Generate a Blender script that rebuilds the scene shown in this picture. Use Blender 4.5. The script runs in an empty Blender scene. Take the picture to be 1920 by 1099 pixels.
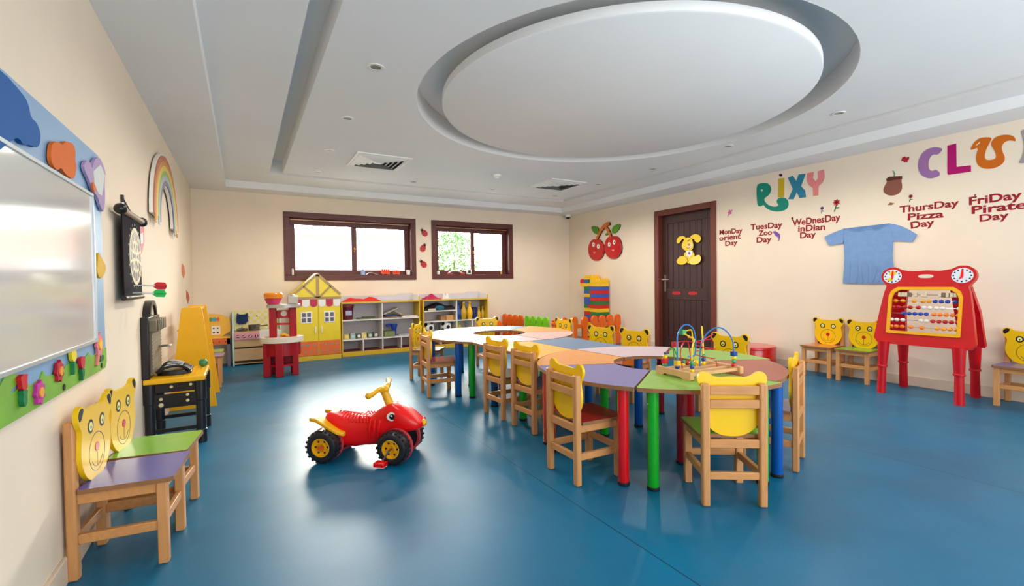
import bpy, math, random
from mathutils import Vector, Matrix
random.seed(7)
PI = math.pi
sc = bpy.context.scene
COL = sc.collection

# ---------------------------------------------------------------- camera, world, light, exposure
FOC, CX, CY = 873.757, 960.0, 549.5
YAW, PITCH, ROLL, EYE = .5226, -.0215, -.0130, 1.1
_F = Vector((math.sin(YAW)*math.cos(PITCH), math.cos(YAW)*math.cos(PITCH), math.sin(PITCH)))
_R0 = Vector((math.cos(YAW), -math.sin(YAW), 0)); _U0 = _R0.cross(_F)
_R = _R0*math.cos(ROLL) + _U0*math.sin(ROLL); _U = -_R0*math.sin(ROLL) + _U0*math.cos(ROLL)
cd = bpy.data.cameras.new('camera'); cam = bpy.data.objects.new('camera', cd); COL.objects.link(cam)
cd.sensor_fit = 'HORIZONTAL'; cd.sensor_width = 36; cd.lens = FOC/1920*36; cd.clip_start = .02; cd.clip_end = 200
mw = Matrix((_R, _U, -_F)).transposed().to_4x4(); mw.translation = (0, 0, EYE); cam.matrix_world = mw
sc.camera = cam
sc.view_settings.view_transform = 'Standard'; sc.view_settings.look = 'None'
sc.view_settings.gamma = 1; sc.view_settings.use_curve_mapping = False
sc.view_settings.exposure = 0.55

XL, XR, YB, YF, H = -.605, 5.885, 7.802, -1.95, 2.465   # room: left, right, back, front walls; soffit height
H2 = 2.56                                                # main ceiling panel

world = bpy.data.worlds.new('daylight'); sc.world = world; world.use_nodes = True
wn, wl = world.node_tree.nodes, world.node_tree.links
bg = wn['Background']; tc = wn.new('ShaderNodeTexCoord'); sp = wn.new('ShaderNodeSeparateXYZ'); rp = wn.new('ShaderNodeValToRGB')
wl.new(tc.outputs['Generated'], sp.inputs[0]); wl.new(sp.outputs['Z'], rp.inputs[0]); wl.new(rp.outputs[0], bg.inputs['Color'])
rp.color_ramp.elements[0].color = (.93, .97, 1.0, 1); rp.color_ramp.elements[1].color = (.72, .86, 1.0, 1)
rp.color_ramp.elements[1].position = .8
# hazy glow of the low sun behind the back windows
vd = wn.new('ShaderNodeVectorMath'); vd.operation = 'DOT_PRODUCT'; wl.new(tc.outputs['Generated'], vd.inputs[0]); vd.inputs[1].default_value = Vector((.12, 1, .30)).normalized()
mxn = wn.new('ShaderNodeMath'); mxn.operation = 'MAXIMUM'; wl.new(vd.outputs['Value'], mxn.inputs[0]); mxn.inputs[1].default_value = 0
pwn = wn.new('ShaderNodeMath'); pwn.operation = 'POWER'; wl.new(mxn.outputs[0], pwn.inputs[0]); pwn.inputs[1].default_value = 5
mad = wn.new('ShaderNodeMath'); mad.operation = 'MULTIPLY_ADD'; wl.new(pwn.outputs[0], mad.inputs[0]); mad.inputs[1].default_value = 44; mad.inputs[2].default_value = 3.2
# extra world brightness below the horizon, added to lift the ceiling
low = wn.new('ShaderNodeMapRange'); wl.new(sp.outputs['Z'], low.inputs[0]); low.inputs['From Min'].default_value = -.05; low.inputs['From Max'].default_value = -.4; low.inputs['To Min'].default_value = 0; low.inputs['To Max'].default_value = 3.2
ad = wn.new('ShaderNodeMath'); ad.operation = 'ADD'; wl.new(mad.outputs[0], ad.inputs[0]); wl.new(low.outputs[0], ad.inputs[1]); wl.new(ad.outputs[0], bg.inputs['Strength'])
wm = wn.new('ShaderNodeMix'); wm.data_type = 'RGBA'; wl.new(pwn.outputs[0], wm.inputs['Factor']); wl.new(rp.outputs[0], wm.inputs['A']); wm.inputs['B'].default_value = (1.0, .93, .82, 1); wl.new(wm.outputs['Result'], bg.inputs['Color'])

def portal(name, loc, sx, sy, direction):
    l = bpy.data.lights.new(name, 'AREA'); l.shape = 'RECTANGLE'; l.size = sx; l.size_y = sy; l.cycles.is_portal = True
    o = bpy.data.objects.new(name, l); COL.objects.link(o); o.location = loc
    o.rotation_euler = Vector(direction).to_track_quat('-Z', 'Z').to_euler(); return o
portal('window_portal', (1.57, YB+.22, 1.7), 2.2, 1.2, (0, -1, 0))
portal('window_portal.001', (3.70, YB+.22, 1.7), 1.8, 1.2, (0, -1, 0))
portal('glazing_portal', (2.7, YF-.15, 1.25), 5.0, 2.3, (0, 1, 0))

# ---------------------------------------------------------------- materials
def lin(c):
    return tuple(((x/255)/12.92 if x/255 <= .04045 else ((x/255+.055)/1.055)**2.4) for x in c)
MATS = {}
def mat(name, rgb, rough=.45, spec=.5, metal=0.0, vary=.05, scale=12, bump=0, bscale=60, coat=0, stretch=None, trans=0, sheen=0):
    if name in MATS: return MATS[name]
    m = bpy.data.materials.new(name); m.use_nodes = True; nt = m.node_tree; N, L = nt.nodes, nt.links
    b = N['Principled BSDF']; c = lin(rgb)
    b.inputs['Roughness'].default_value = rough; b.inputs['Specular IOR Level'].default_value = spec
    b.inputs['Metallic'].default_value = metal; b.inputs['Coat Weight'].default_value = coat
    b.inputs['Coat Roughness'].default_value = .08; b.inputs['Transmission Weight'].default_value = trans
    t = N.new('ShaderNodeTexCoord'); src = t.outputs['Object']
    if stretch:
        mp = N.new('ShaderNodeMapping'); mp.inputs['Scale'].default_value = stretch; L.new(src, mp.inputs[0]); src = mp.outputs[0]
    n = N.new('ShaderNodeTexNoise'); n.inputs['Scale'].default_value = scale; n.inputs['Detail'].default_value = 4
    L.new(src, n.inputs['Vector'])
    r = N.new('ShaderNodeValToRGB')
    r.color_ramp.elements[0].position = .25; r.color_ramp.elements[1].position = .75
    r.color_ramp.elements[0].color = (*[max(0, x*(1-vary)) for x in c], 1); r.color_ramp.elements[1].color = (*[min(1, x*(1+vary)) for x in c], 1)
    L.new(n.outputs['Fac'], r.inputs[0]); L.new(r.outputs[0], b.inputs['Base Color'])
    if bump:
        n2 = N.new('ShaderNodeTexNoise'); n2.inputs['Scale'].default_value = bscale; n2.inputs['Detail'].default_value = 3; L.new(src, n2.inputs['Vector'])
        bp = N.new('ShaderNodeBump'); bp.inputs['Strength'].default_value = bump; bp.inputs['Distance'].default_value = .01
        L.new(n2.outputs['Fac'], bp.inputs['Height']); L.new(bp.outputs[0], b.inputs['Normal'])
    MATS[name] = m; return m

WALL = mat('cream_wall_paint', (240, 224, 202), .75, .3, vary=.03, scale=2.2, bump=.05, bscale=90)
CEIL = mat('white_ceiling_paint', (237, 237, 236), .85, .2, vary=.02, scale=1.5)
SKIRT = mat('cream_skirting', (228, 208, 184), .5, .4, vary=.04, scale=6)
DARKWOOD = mat('mahogany_window_wood', (92, 40, 34), .45, .5, vary=.22, scale=6, stretch=(1, 9, 9))
FRAMEWOOD = mat('mahogany_door_frame_wood', (112, 48, 32), .45, .5, vary=.22, scale=6, stretch=(9, 9, 1))
DOORWOOD = mat('dark_brown_door_wood', (66, 36, 32), .5, .45, vary=.25, scale=7, stretch=(9, 9, 1))
BEECH = mat('beech_wood', (210, 148, 90), .42, .45, vary=.12, scale=7, stretch=(8, 8, 1.2))
BEECHH = mat('beech_wood_rail', (210, 146, 86), .42, .45, vary=.12, scale=7, stretch=(1.5, 8, 8))
EDGE = mat('brown_laminate_edge', (150, 104, 66), .5, .4, vary=.12, scale=20)
YEL = mat('yellow_painted_board', (250, 200, 8), .3, .5, vary=.02)
BLK = mat('black_paint', (22, 20, 22), .35, .5, vary=.1)
WHT = mat('white_paint', (240, 238, 232), .4, .5, vary=.02)
PALE = mat('pale_yellow_paint', (252, 240, 150), .35, .5, vary=.02)
REDP = mat('red_plastic', (238, 8, 10), .28, .5, vary=.04)
REDN = mat('red_nose_paint', (205, 30, 38), .3, .5)
CHROME = mat('brushed_steel', (200, 200, 200), .25, .5, metal=1, vary=.05)
def glass_mat():
    m = bpy.data.materials.new('window_glass'); m.use_nodes = True; nt = m.node_tree; N, L = nt.nodes, nt.links
    N.remove(N['Principled BSDF']); o = N['Material Output']
    fr = N.new('ShaderNodeFresnel'); fr.inputs['IOR'].default_value = 1.45
    tr = N.new('ShaderNodeBsdfTransparent'); tr.inputs[0].default_value = (.95, .97, .96, 1)
    gl = N.new('ShaderNodeBsdfGlossy'); gl.inputs['Roughness'].default_value = .02
    mx = N.new('ShaderNodeMixShader'); L.new(fr.outputs[0], mx.inputs[0]); L.new(tr.outputs[0], mx.inputs[1]); L.new(gl.outputs[0], mx.inputs[2])
    L.new(mx.outputs[0], o.inputs['Surface']); return m
GLASS = glass_mat()
def floor_mat():
    m = bpy.data.materials.new('blue_vinyl_floor'); m.use_nodes = True; nt = m.node_tree; N, L = nt.nodes, nt.links
    b = N['Principled BSDF']; t = N.new('ShaderNodeTexCoord')
    n1 = N.new('ShaderNodeTexNoise'); n1.inputs['Scale'].default_value = 1.3; n1.inputs['Detail'].default_value = 8; n1.inputs['Roughness'].default_value = .62
    L.new(t.outputs['Object'], n1.inputs['Vector'])
    r = N.new('ShaderNodeValToRGB'); L.new(n1.outputs['Fac'], r.inputs[0])
    r.color_ramp.elements[0].position = .3; r.color_ramp.elements[1].position = .72
    r.color_ramp.elements[0].color = (*lin((0, 93, 128)), 1); r.color_ramp.elements[1].color = (*lin((0, 112, 152)), 1)
    n2 = N.new('ShaderNodeTexNoise'); n2.inputs['Scale'].default_value = 180; n2.inputs['Detail'].default_value = 2; L.new(t.outputs['Object'], n2.inputs['Vector'])
    mx = N.new('ShaderNodeMix'); mx.data_type = 'RGBA'; mx.blend_type = 'OVERLAY'; mx.inputs['Factor'].default_value = .25
    L.new(r.outputs[0], mx.inputs['A']); L.new(n2.outputs['Fac'], mx.inputs['B'])
    # welded seams every two metres, running along the room
    s = N.new('ShaderNodeSeparateXYZ'); L.new(t.outputs['Object'], s.inputs[0])
    def mth(op, a, bv):
        q = N.new('ShaderNodeMath'); q.operation = op; L.new(a, q.inputs[0]); q.inputs[1].default_value = bv; return q.outputs[0]
    a = mth('ADD', s.outputs['X'], 100.6 - .0); a = mth('MODULO', a, 2.0); a = mth('SUBTRACT', a, 0.0)
    lt = mth('LESS_THAN', a, .005)
    mx2 = N.new('ShaderNodeMix'); mx2.data_type = 'RGBA'; L.new(lt, mx2.inputs['Factor']); L.new(mx.outputs['Result'], mx2.inputs['A'])
    mx2.inputs['B'].default_value = (*lin((10, 52, 74)), 1); L.new(mx2.outputs['Result'], b.inputs['Base Color'])
    n3 = N.new('ShaderNodeTexNoise'); n3.inputs['Scale'].default_value = 3; n3.inputs['Detail'].default_value = 5; L.new(t.outputs['Object'], n3.inputs['Vector'])
    mr = N.new('ShaderNodeMapRange'); mr.inputs['To Min'].default_value = .30; mr.inputs['To Max'].default_value = .50; L.new(n3.outputs['Fac'], mr.inputs[0]); L.new(mr.outputs[0], b.inputs['Roughness'])
    b.inputs['Specular IOR Level'].default_value = .36
    bp = N.new('ShaderNodeBump'); bp.inputs['Strength'].default_value = .02; bp.inputs['Distance'].default_value = .001
    L.new(n2.outputs['Fac'], bp.inputs['Height']); L.new(bp.outputs[0], b.inputs['Normal'])
    return m
FLOOR = floor_mat()

# ---------------------------------------------------------------- mesh builder
class MB:
    def __init__(s): s.v = []; s.f = []; s.m = []; s.mi = 0
    def mat(s, i): s.mi = i; return s
    def add(s, vs, fs, M=None):
        o = len(s.v)
        for p in vs:
            p = Vector(p); s.v.append(tuple(M @ p if M is not None else p))
        for f in fs: s.f.append([i+o for i in f]); s.m.append(s.mi)
        return s
    def box(s, x0, x1, y0, y1, z0, z1, M=None):
        v = [(x, y, z) for z in (z0, z1) for y in (y0, y1) for x in (x0, x1)]
        return s.add(v, [(0, 2, 3, 1), (4, 5, 7, 6), (0, 1, 5, 4), (2, 6, 7, 3), (0, 4, 6, 2), (1, 3, 7, 5)], M)
    def prism(s, pts, z0, z1, M=None, side=None):
        a = sum(pts[i][0]*pts[(i+1) % len(pts)][1] - pts[(i+1) % len(pts)][0]*pts[i][1] for i in range(len(pts)))
        if a < 0: pts = pts[::-1]
        n = len(pts); v = [(x, y, z0) for x, y in pts] + [(x, y, z1) for x, y in pts]
        s.add(v, [list(range(n))[::-1], list(range(n, 2*n))], M)
        k = s.mi
        if side is not None: s.mi = side
        s.add(v, [(i, (i+1) % n, n+(i+1) % n, n+i) for i in range(n)], M); s.mi = k; return s
    def ring(s, outer, inner, z0, z1, M=None, side=None):      # same number of points, both counter-clockwise, closed
        n = len(outer); v = [(x, y, z) for z in (z0, z1) for l in (outer, inner) for x, y in l]
        O0, I0, O1, I1 = 0, n, 2*n, 3*n; f = []; g = []
        for i in range(n):
            j = (i+1) % n
            f += [(O1+i, O1+j, I1+j, I1+i), (O0+j, O0+i, I0+i, I0+j)]
            g += [(O0+i, O0+j, O1+j, O1+i), (I0+j, I0+i, I1+i, I1+j)]
        s.add(v, f, M); k = s.mi
        if side is not None: s.mi = side
        s.add(v, g, M); s.mi = k; return s
    def cyl(s, p0, p1, r0, r1=None, n=16, M=None):
        return s.tube([p0, p1], [r0, r0 if r1 is None else r1], n, M=M)
    def tube(s, path, r, n=10, closed=False, M=None):
        P = [Vector(p) for p in path]; k = len(P); R = r if isinstance(r, (list, tuple)) else [r]*k
        T = []
        for i in range(k):
            a = P[(i+1) % k] if (closed or i < k-1) else P[i]; b = P[i-1] if (closed or i > 0) else P[i]
            T.append((a-b).normalized())
        u = T[0].orthogonal().normalized(); vs = []
        for i in range(k):
            u = (u - T[i]*u.dot(T[i])); u = u.normalized() if u.length > 1e-6 else T[i].orthogonal().normalized()
            w = T[i].cross(u)
            for j in range(n):
                a = 2*PI*j/n; vs.append(P[i] + (u*math.cos(a) + w*math.sin(a))*R[i])
        fs = []
        for i in range(k if closed else k-1):
            i2 = (i+1) % k
            for j in range(n): j2 = (j+1) % n; fs.append((i*n+j, i*n+j2, i2*n+j2, i2*n+j))
        if not closed: fs += [list(range(n))[::-1], list(range((k-1)*n, k*n))]
        return s.add(vs, fs, M)
    def lathe(s, prof, n=24, M=None):                           # (radius, height) from bottom to top
        vs = []; fs = []; k = len(prof)
        for r, z in prof:
            for j in range(n): a = 2*PI*j/n; vs.append((r*math.cos(a), r*math.sin(a), z))
        for i in range(k-1):
            for j in range(n): j2 = (j+1) % n; fs.append((i*n+j, i*n+j2, (i+1)*n+j2, (i+1)*n+j))
        if prof[0][0] > 1e-5: fs.append(list(range(n))[::-1])
        if prof[-1][0] > 1e-5: fs.append(list(range((k-1)*n, k*n)))
        return s.add(vs, fs, M)
    def ball(s, c, r, n=14, k=8, sx=1, sy=1, sz=1, M=None):
        vs = []; fs = []
        for i in range(k+1):
            t = -PI/2 + PI*i/k
            for j in range(n):
                a = 2*PI*j/n; q = max(math.cos(t), 1e-4)
                vs.append((c[0]+r*sx*q*math.cos(a), c[1]+r*sy*q*math.sin(a), c[2]+r*sz*math.sin(t)))
        for i in range(k):
            for j in range(n): j2 = (j+1) % n; fs.append((i*n+j, i*n+j2, (i+1)*n+j2, (i+1)*n+j))
        return s.add(vs, fs, M)
    def loft(s, secs, M=None):                                  # list of closed loops with the same number of points
        n = len(secs[0]); vs = [p for l in secs for p in l]; fs = []
        for i in range(len(secs)-1):
            for j in range(n): j2 = (j+1) % n; fs.append((i*n+j, i*n+j2, (i+1)*n+j2, (i+1)*n+j))
        fs += [list(range(n))[::-1], list(range((len(secs)-1)*n, len(secs)*n))]
        return s.add(vs, fs, M)
    def disc(s, cu, cv, ru, rv, z0, z1, M=None, n=20, side=None):
        return s.prism([(cu+ru*math.cos(2*PI*i/n), cv+rv*math.sin(2*PI*i/n)) for i in range(n)], z0, z1, M, side)
    def arcring(s, cu, cv, ro, ri, z0, z1, M=None, n=24, a0=0, a1=360):
        full = abs(a1-a0) >= 359.9; A = [math.radians(a0+(a1-a0)*i/n) for i in range(n if full else n+1)]
        o = [(cu+ro*math.cos(a), cv+ro*math.sin(a)) for a in A]; i_ = [(cu+ri*math.cos(a), cv+ri*math.sin(a)) for a in A]
        return s.ring(o, i_, z0, z1, M) if full else s.prism(o + i_[::-1], z0, z1, M)
    def build(s, name, mats, parent=None, loc=None, M=None, smooth=40, bevel=0, seg=2):
        me = bpy.data.meshes.new(name); me.from_pydata(s.v, [], s.f)
        for m in (mats if isinstance(mats, (list, tuple)) else [mats]): me.materials.append(m)
        me.polygons.foreach_set('material_index', s.m); me.validate()
        if smooth:
            me.polygons.foreach_set('use_smooth', [True]*len(me.polygons)); me.update()
            me.set_sharp_from_angle(angle=math.radians(smooth))
        me.update()
        o = bpy.data.objects.new(name, me); COL.objects.link(o)
        if parent: o.parent = parent
        if M is not None: o.matrix_local = M
        if loc is not None: o.location = loc
        if bevel:
            b = o.modifiers.new('rounded_edges', 'BEVEL'); b.width = bevel; b.segments = seg; b.limit_method = 'ANGLE'; b.angle_limit = math.radians(50)
        return o
def tag(o, label=None, cat=None, group=None, kind=None):
    for k, v in (('label', label), ('category', cat), ('group', group), ('kind', kind)):
        if v: o[k] = v
    return o
def thing(name, label, cat, loc=(0, 0, 0), rz=0, group=None, M=None):
    o = bpy.data.objects.new(name, None); COL.objects.link(o); o.empty_display_size = .1
    if M is not None: o.matrix_world = M
    else: o.location = loc; o.rotation_euler = (0, 0, rz)
    return tag(o, label, cat, group)
KIDS = {}
def kids(o):
    return [c for c in bpy.data.objects if c.parent is o]
def dup(root, loc=None, rz=None, label=None, group=None, M=None):
    r = root.copy(); COL.objects.link(r)
    if M is not None: r.matrix_world = M
    if loc is not None: r.location = loc
    if rz is not None: r.rotation_euler = (0, 0, rz)
    tag(r, label, None, group)
    for ch in kids(root):
        c = ch.copy(); COL.objects.link(c); c.parent = r
        for g in kids(ch):
            d = g.copy(); COL.objects.link(d); d.parent = c
    return r
def kid(o, stem):
    return [c for c in kids(o) if c.name.split('.')[0] == stem]
def recolour(o, m, slot=0):
    o.material_slots[slot].link = 'OBJECT'; o.material_slots[slot].material = m
def struct(o): o['kind'] = 'structure'; return o

# wall frames: u runs to the viewer's right along the wall, v up, n out into the room
def wallM(side, u=0, v=0, n=0):
    if side == 'L': return Matrix(((0, 0, 1, XL+n), (1, 0, 0, u), (0, 1, 0, v), (0, 0, 0, 1)))
    if side == 'R': return Matrix(((0, 0, -1, XR-n), (-1, 0, 0, -u), (0, 1, 0, v), (0, 0, 0, 1)))
    return Matrix(((1, 0, 0, u), (0, 0, -1, YB-n), (0, 1, 0, v), (0, 0, 0, 1)))
def on_wall(side, px, py):                                      # where the sight line through a photo point meets that wall
    d = _F + _R*((px-CX)/FOC) - _U*((py-CY)/FOC)
    if side == 'L': t = XL/d.x; return (t*d.y, EYE+t*d.z)
    if side == 'R': t = XR/d.x; return (-t*d.y, EYE+t*d.z)
    t = YB/d.y; return (t*d.x, EYE+t*d.z)
def crop(side, ox, oy, s, pts): return [on_wall(side, ox+x*s, oy+y*s) for x, y in pts]
def smooth_poly(pts, it=2):
    for _ in range(it):
        q = []
        for i in range(len(pts)):
            a, b = pts[i], pts[(i+1) % len(pts)]
            q += [(a[0]*.75+b[0]*.25, a[1]*.75+b[1]*.25), (a[0]*.25+b[0]*.75, a[1]*.25+b[1]*.75)]
        pts = q
    return pts
def centre(pts):
    return (min(p[0] for p in pts)+max(p[0] for p in pts))/2, (min(p[1] for p in pts)+max(p[1] for p in pts))/2
def rel(pts, c): return [(x-c[0], y-c[1]) for x, y in pts]
def bezier(pts, n=8, closed=False):                            # Catmull-Rom through 3-D points
    P = [Vector(p) for p in pts]; k = len(P); out = []
    for i in range(k if closed else k-1):
        a, b, c, d = (P[(i-1) % k] if closed or i > 0 else P[i]), P[i], P[(i+1) % k], (P[(i+2) % k] if closed or i+2 < k else P[(i+1) % k])
        for j in range(n):
            t = j/n; out.append(.5*((2*b)+(c-a)*t+(2*a-5*b+4*c-d)*t*t+(3*b-a-3*c+d)*t**3))
    if not closed: out.append(P[-1])
    return out
_font_n = 0
def text_mesh(name, body, m, height, width=None, bold=.03, thick=.003, parent=None, M=None):
    cu = bpy.data.curves.new(name+'_lettering', 'FONT'); cu.body = body; cu.size = 1; cu.offset = bold; cu.extrude = .5; cu.resolution_u = 4
    to = bpy.data.objects.new('lettering_source', cu); COL.objects.link(to)
    bpy.context.view_layer.update(); dg = bpy.context.evaluated_depsgraph_get()
    me = bpy.data.meshes.new_from_object(to.evaluated_get(dg)); bpy.data.objects.remove(to); bpy.data.curves.remove(cu)
    xs = [v.co.x for v in me.vertices]; x0, x1 = min(xs), max(xs)
    zs = [v.co.z for v in me.vertices]; z0, zr = min(zs), max(zs)-min(zs)
    sy = height/.72; sx = sy if width is None else width/(x1-x0)
    for v in me.vertices: v.co = ((v.co.x-x0)*sx, v.co.y*sy, (v.co.z-z0)/zr*thick)
    me.name = name; me.materials.clear(); me.materials.append(m); o = bpy.data.objects.new(name, me); COL.objects.link(o)
    if parent: o.parent = parent
    if M is not None: o.matrix_local = M
    return o, (x1-x0)*sx
# ---------------------------------------------------------------- the room shell
b = MB(); b.box(XL-.2, XR+.2, YF-.3, YB+.3, -.2, 0); struct(b.build('floor', FLOOR, smooth=0))
b = MB(); b.box(XL-.2, XL, YF-.2, YB+.2, 0, 2.95); struct(b.build('wall_left', WALL, smooth=0))
WIN = [(.54, 2.59, 1.18, 2.222), (2.877, 4.518, 1.185, 2.222)]
def wall_with_holes(name, y0, y1, x0, x1, holes, top=2.95):
    b = MB(); x = x0
    for hx0, hx1, hz0, hz1 in holes:
        b.box(x, hx0, y0, y1, 0, top); b.box(hx0, hx1, y0, y1, 0, hz0); b.box(hx0, hx1, y0, y1, hz1, top); x = hx1
    b.box(x, x1, y0, y1, 0, top); return struct(b.build(name, WALL, smooth=0))
wall_with_holes('wall_back', YB, YB+.22, XL, XR, WIN)
wall_with_holes('wall_front', YF-.15, YF, XL, XR, [(.3, 5.1, .15, 2.35)])
DY0, DY1, DZ = 4.33, 5.48, 2.24                                  # door opening in the right wall, frame included
b = MB()
for y0, y1, z0, z1 in ((YF-.2, DY0, 0, 2.95), (DY1, YB+.2, 0, 2.95), (DY0, DY1, DZ, 2.95)): b.box(XR, XR+.2, y0, y1, z0, z1)
struct(b.build('wall_right', WALL, smooth=0))
def skirting(name, x0, x1, y0, y1):
    b = MB(); b.box(x0, x1, y0, y1, 0, .1); struct(b.build(name, SKIRT, bevel=.003))
skirting('baseboard_left', XL, XL+.014, YF, YB); skirting('baseboard_back', XL+.014, XR-.014, YB-.014, YB)
skirting('baseboard_right', XR-.014, XR, YF, DY0-.002); skirting('baseboard_right.001', XR-.014, XR, DY1+.002, YB)

# stepped plaster ceiling: low soffit round the walls, a shadow groove, the main panel with a round recess and its disc
SX0, SX1, SY0, SY1 = -.18, 5.45, YF+.35, 7.46                    # inner edge of the low soffit
GX0, GX1, GY0, GY1 = .325, 5.06, -.82, 6.87                      # groove, outer edge
PX0, PX1, PY0, PY1 = .475, 4.94, -.70, 6.74                      # main panel
b = MB()
b.box(XL, SX0, YF, YB, H, 2.95); b.box(SX1, XR, YF, YB, H, 2.95); b.box(SX0, SX1, SY1, YB, H, 2.95); b.box(SX0, SX1, YF, SY0, H, 2.95)
b.box(SX0, GX0, SY0, SY1, H2, 2.95); b.box(GX1, SX1, SY0, SY1, H2, 2.95); b.box(GX0, GX1, GY1, SY1, H2, 2.95); b.box(GX0, GX1, SY0, GY0, H2, 2.95)
b.box(GX0, GX1, GY0, GY1, 2.745, 2.95)
struct(b.build('ceiling', CEIL, smooth=0))
RC, RH, RD = (2.80, 3.03), 1.675, 1.462
b = MB(); n = 96; A = [2*PI*i/n + PI/4 for i in range(n)]
def on_rect(a):
    dx, dy = math.cos(a), math.sin(a); t = 9
    if dx > 1e-9: t = min(t, (PX1-RC[0])/dx)
    if dx < -1e-9: t = min(t, (PX0-RC[0])/dx)
    if dy > 1e-9: t = min(t, (PY1-RC[1])/dy)
    if dy < -1e-9: t = min(t, (PY0-RC[1])/dy)
    return (RC[0]+dx*t, RC[1]+dy*t)
corners = sorted(math.atan2(y-RC[1], x-RC[0]) % (2*PI) for x in (PX0, PX1) for y in (PY0, PY1))
A = sorted([a % (2*PI) for a in A] + corners)
b.ring([on_rect(a) for a in A], [(RC[0]+RH*math.cos(a), RC[1]+RH*math.sin(a)) for a in A], H2, 2.744)
struct(b.build('ceiling_panel', CEIL, smooth=30))
b = MB(); b.lathe([(RD, 0), (RD+.012, .006), (RD+.012, .062), (RD, .068), (RD-.22, .072), (RD-.22, .182)], 128)
struct(b.build('ceiling_disc', CEIL, smooth=40, loc=(RC[0], RC[1], H2-.006)))

# windows with two sashes each
def window(i, x0, x1, z0, z1, stripe):
    w = MB(); t = .085                                          # outer frame, flush with the plaster
    w.box(x0, x1, YB-.02, YB+.20, z0, z0+t); w.box(x0, x1, YB-.02, YB+.20, z1-t, z1)
    w.box(x0, x0+t, YB-.02, YB+.20, z0+t, z1-t); w.box(x1-t, x1, YB-.02, YB+.20, z0+t, z1-t)
    o = w.build('window_%d' % i, DARKWOOD, bevel=.004); struct(o)
    a, c = x0+t, x1-t; m = (a+c)/2+.02
    for k, (s0, s1) in enumerate(((a, m+.03), (m-.03, c))):
        q = MB(); y0, y1 = (YB+.085, YB+.125) if k == 0 else (YB+.13, YB+.17); e = .075
        q.box(s0, s1, y0, y1, z0+t, z0+t+e); q.box(s0, s1, y0, y1, z1-t-e*1.3, z1-t)
        q.box(s0, s0+e, y0, y1, z0+t+e, z1-t-e*1.3); q.box(s1-e, s1, y0, y1, z0+t+e, z1-t-e*1.3)
        s = q.build('sash', DARKWOOD, o, bevel=.004)
        g = MB(); g.box(s0+e, s1-e, (y0+y1)/2-.002, (y0+y1)/2+.002, z0+t+e, z1-t-e*1.3); g.build('pane', GLASS, s, smooth=0)
        r = MB(); r.cyl((s0+.02, YB+.06, z1-t-.022), (s1-.03, YB+.06, z1-t-.022), .008)
        for xx in (s0+.02, s1-.03): r.ball((xx, YB+.06, z1-t-.022), .013)
        r.build('curtain_rod', mat('pale_brass_rod', (226, 178, 140), .3, .5, metal=.6), o)
    h = MB(); h.ball((m, YB+.07, (z0+z1)/2-.02), .018); h.box(m-.008, m+.008, YB+.068, YB+.085, (z0+z1)/2-.06, (z0+z1)/2+.01)
    h.build('window_catch', mat('aged_brass', (205, 150, 80), .35, .5, metal=.8), o)
    return o
window(1, *WIN[0], 0); window(2, *WIN[1], 0)

# door with planked panels
fr = MB(); ft = .09
fr.box(XR-.02, XR+.2, DY0, DY0+ft, 0, DZ); fr.box(XR-.02, XR+.2, DY1-ft, DY1, 0, DZ); fr.box(XR-.02, XR+.2, DY0+ft, DY1-ft, DZ-ft, DZ)
door = struct(fr.build('door_1', FRAMEWOOD, bevel=.005))
ya, yb, zt = DY0+ft, DY1-ft, DZ-ft; DX = XR+.07
lf = MB(); lf.box(DX+.015, DX+.05, ya, yb, .005, zt)
lf.box(DX, DX+.02, ya, ya+.11, .005, zt); lf.box(DX, DX+.02, yb-.11, yb, .005, zt)
for z0, z1 in ((.005, .2), (.80, .98), (zt-.13, zt)): lf.box(DX, DX+.02, ya+.11, yb-.11, z0, z1)
leaf = lf.build('door_leaf', DOORWOOD, door, bevel=.003)
pk = MB(); k = 7; wd = (yb-ya-.22)/k
for i in range(k):
    for z0, z1 in ((.2, .80), (.98, zt-.13)): pk.box(DX+.007, DX+.02, ya+.11+i*wd+.004, ya+.11+(i+1)*wd-.004, z0, z1)
pk.build('door_planks', DOORWOOD, leaf, bevel=.003)
hd = MB(); hy = yb-.055
hd.box(DX-.008, DX, hy-.022, hy+.022, .93, 1.20); hd.cyl((DX-.005, hy, 1.12), (DX-.05, hy, 1.12), .011)
hd.tube([(DX-.05, hy+.02, 1.12), (DX-.05, hy-.05, 1.122), (DX-.045, hy-.115, 1.118)], .010)
hd.cyl((DX-.012, hy, 1.0), (DX-.002, hy, 1.0), .012)
hd.build('door_handle', CHROME, door)
st = mat('red_door_sticker', (190, 26, 38), .4)
for yc in (5.10, 4.79):
    q = MB(); q.prism(smooth_poly([(-.085, -.028), (.085, -.022), (.075, .024), (0, .03), (-.085, .022)], 1), 0, .004)
    o = q.build('door_sticker', st, M=wallM('R', -yc, .905, -.068)); tag(o, 'small red sticker on the cross rail of the brown door, ' + ('under the handle' if yc > 5 else 'on the hinge half'), 'sticker', 'red door stickers')

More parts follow.
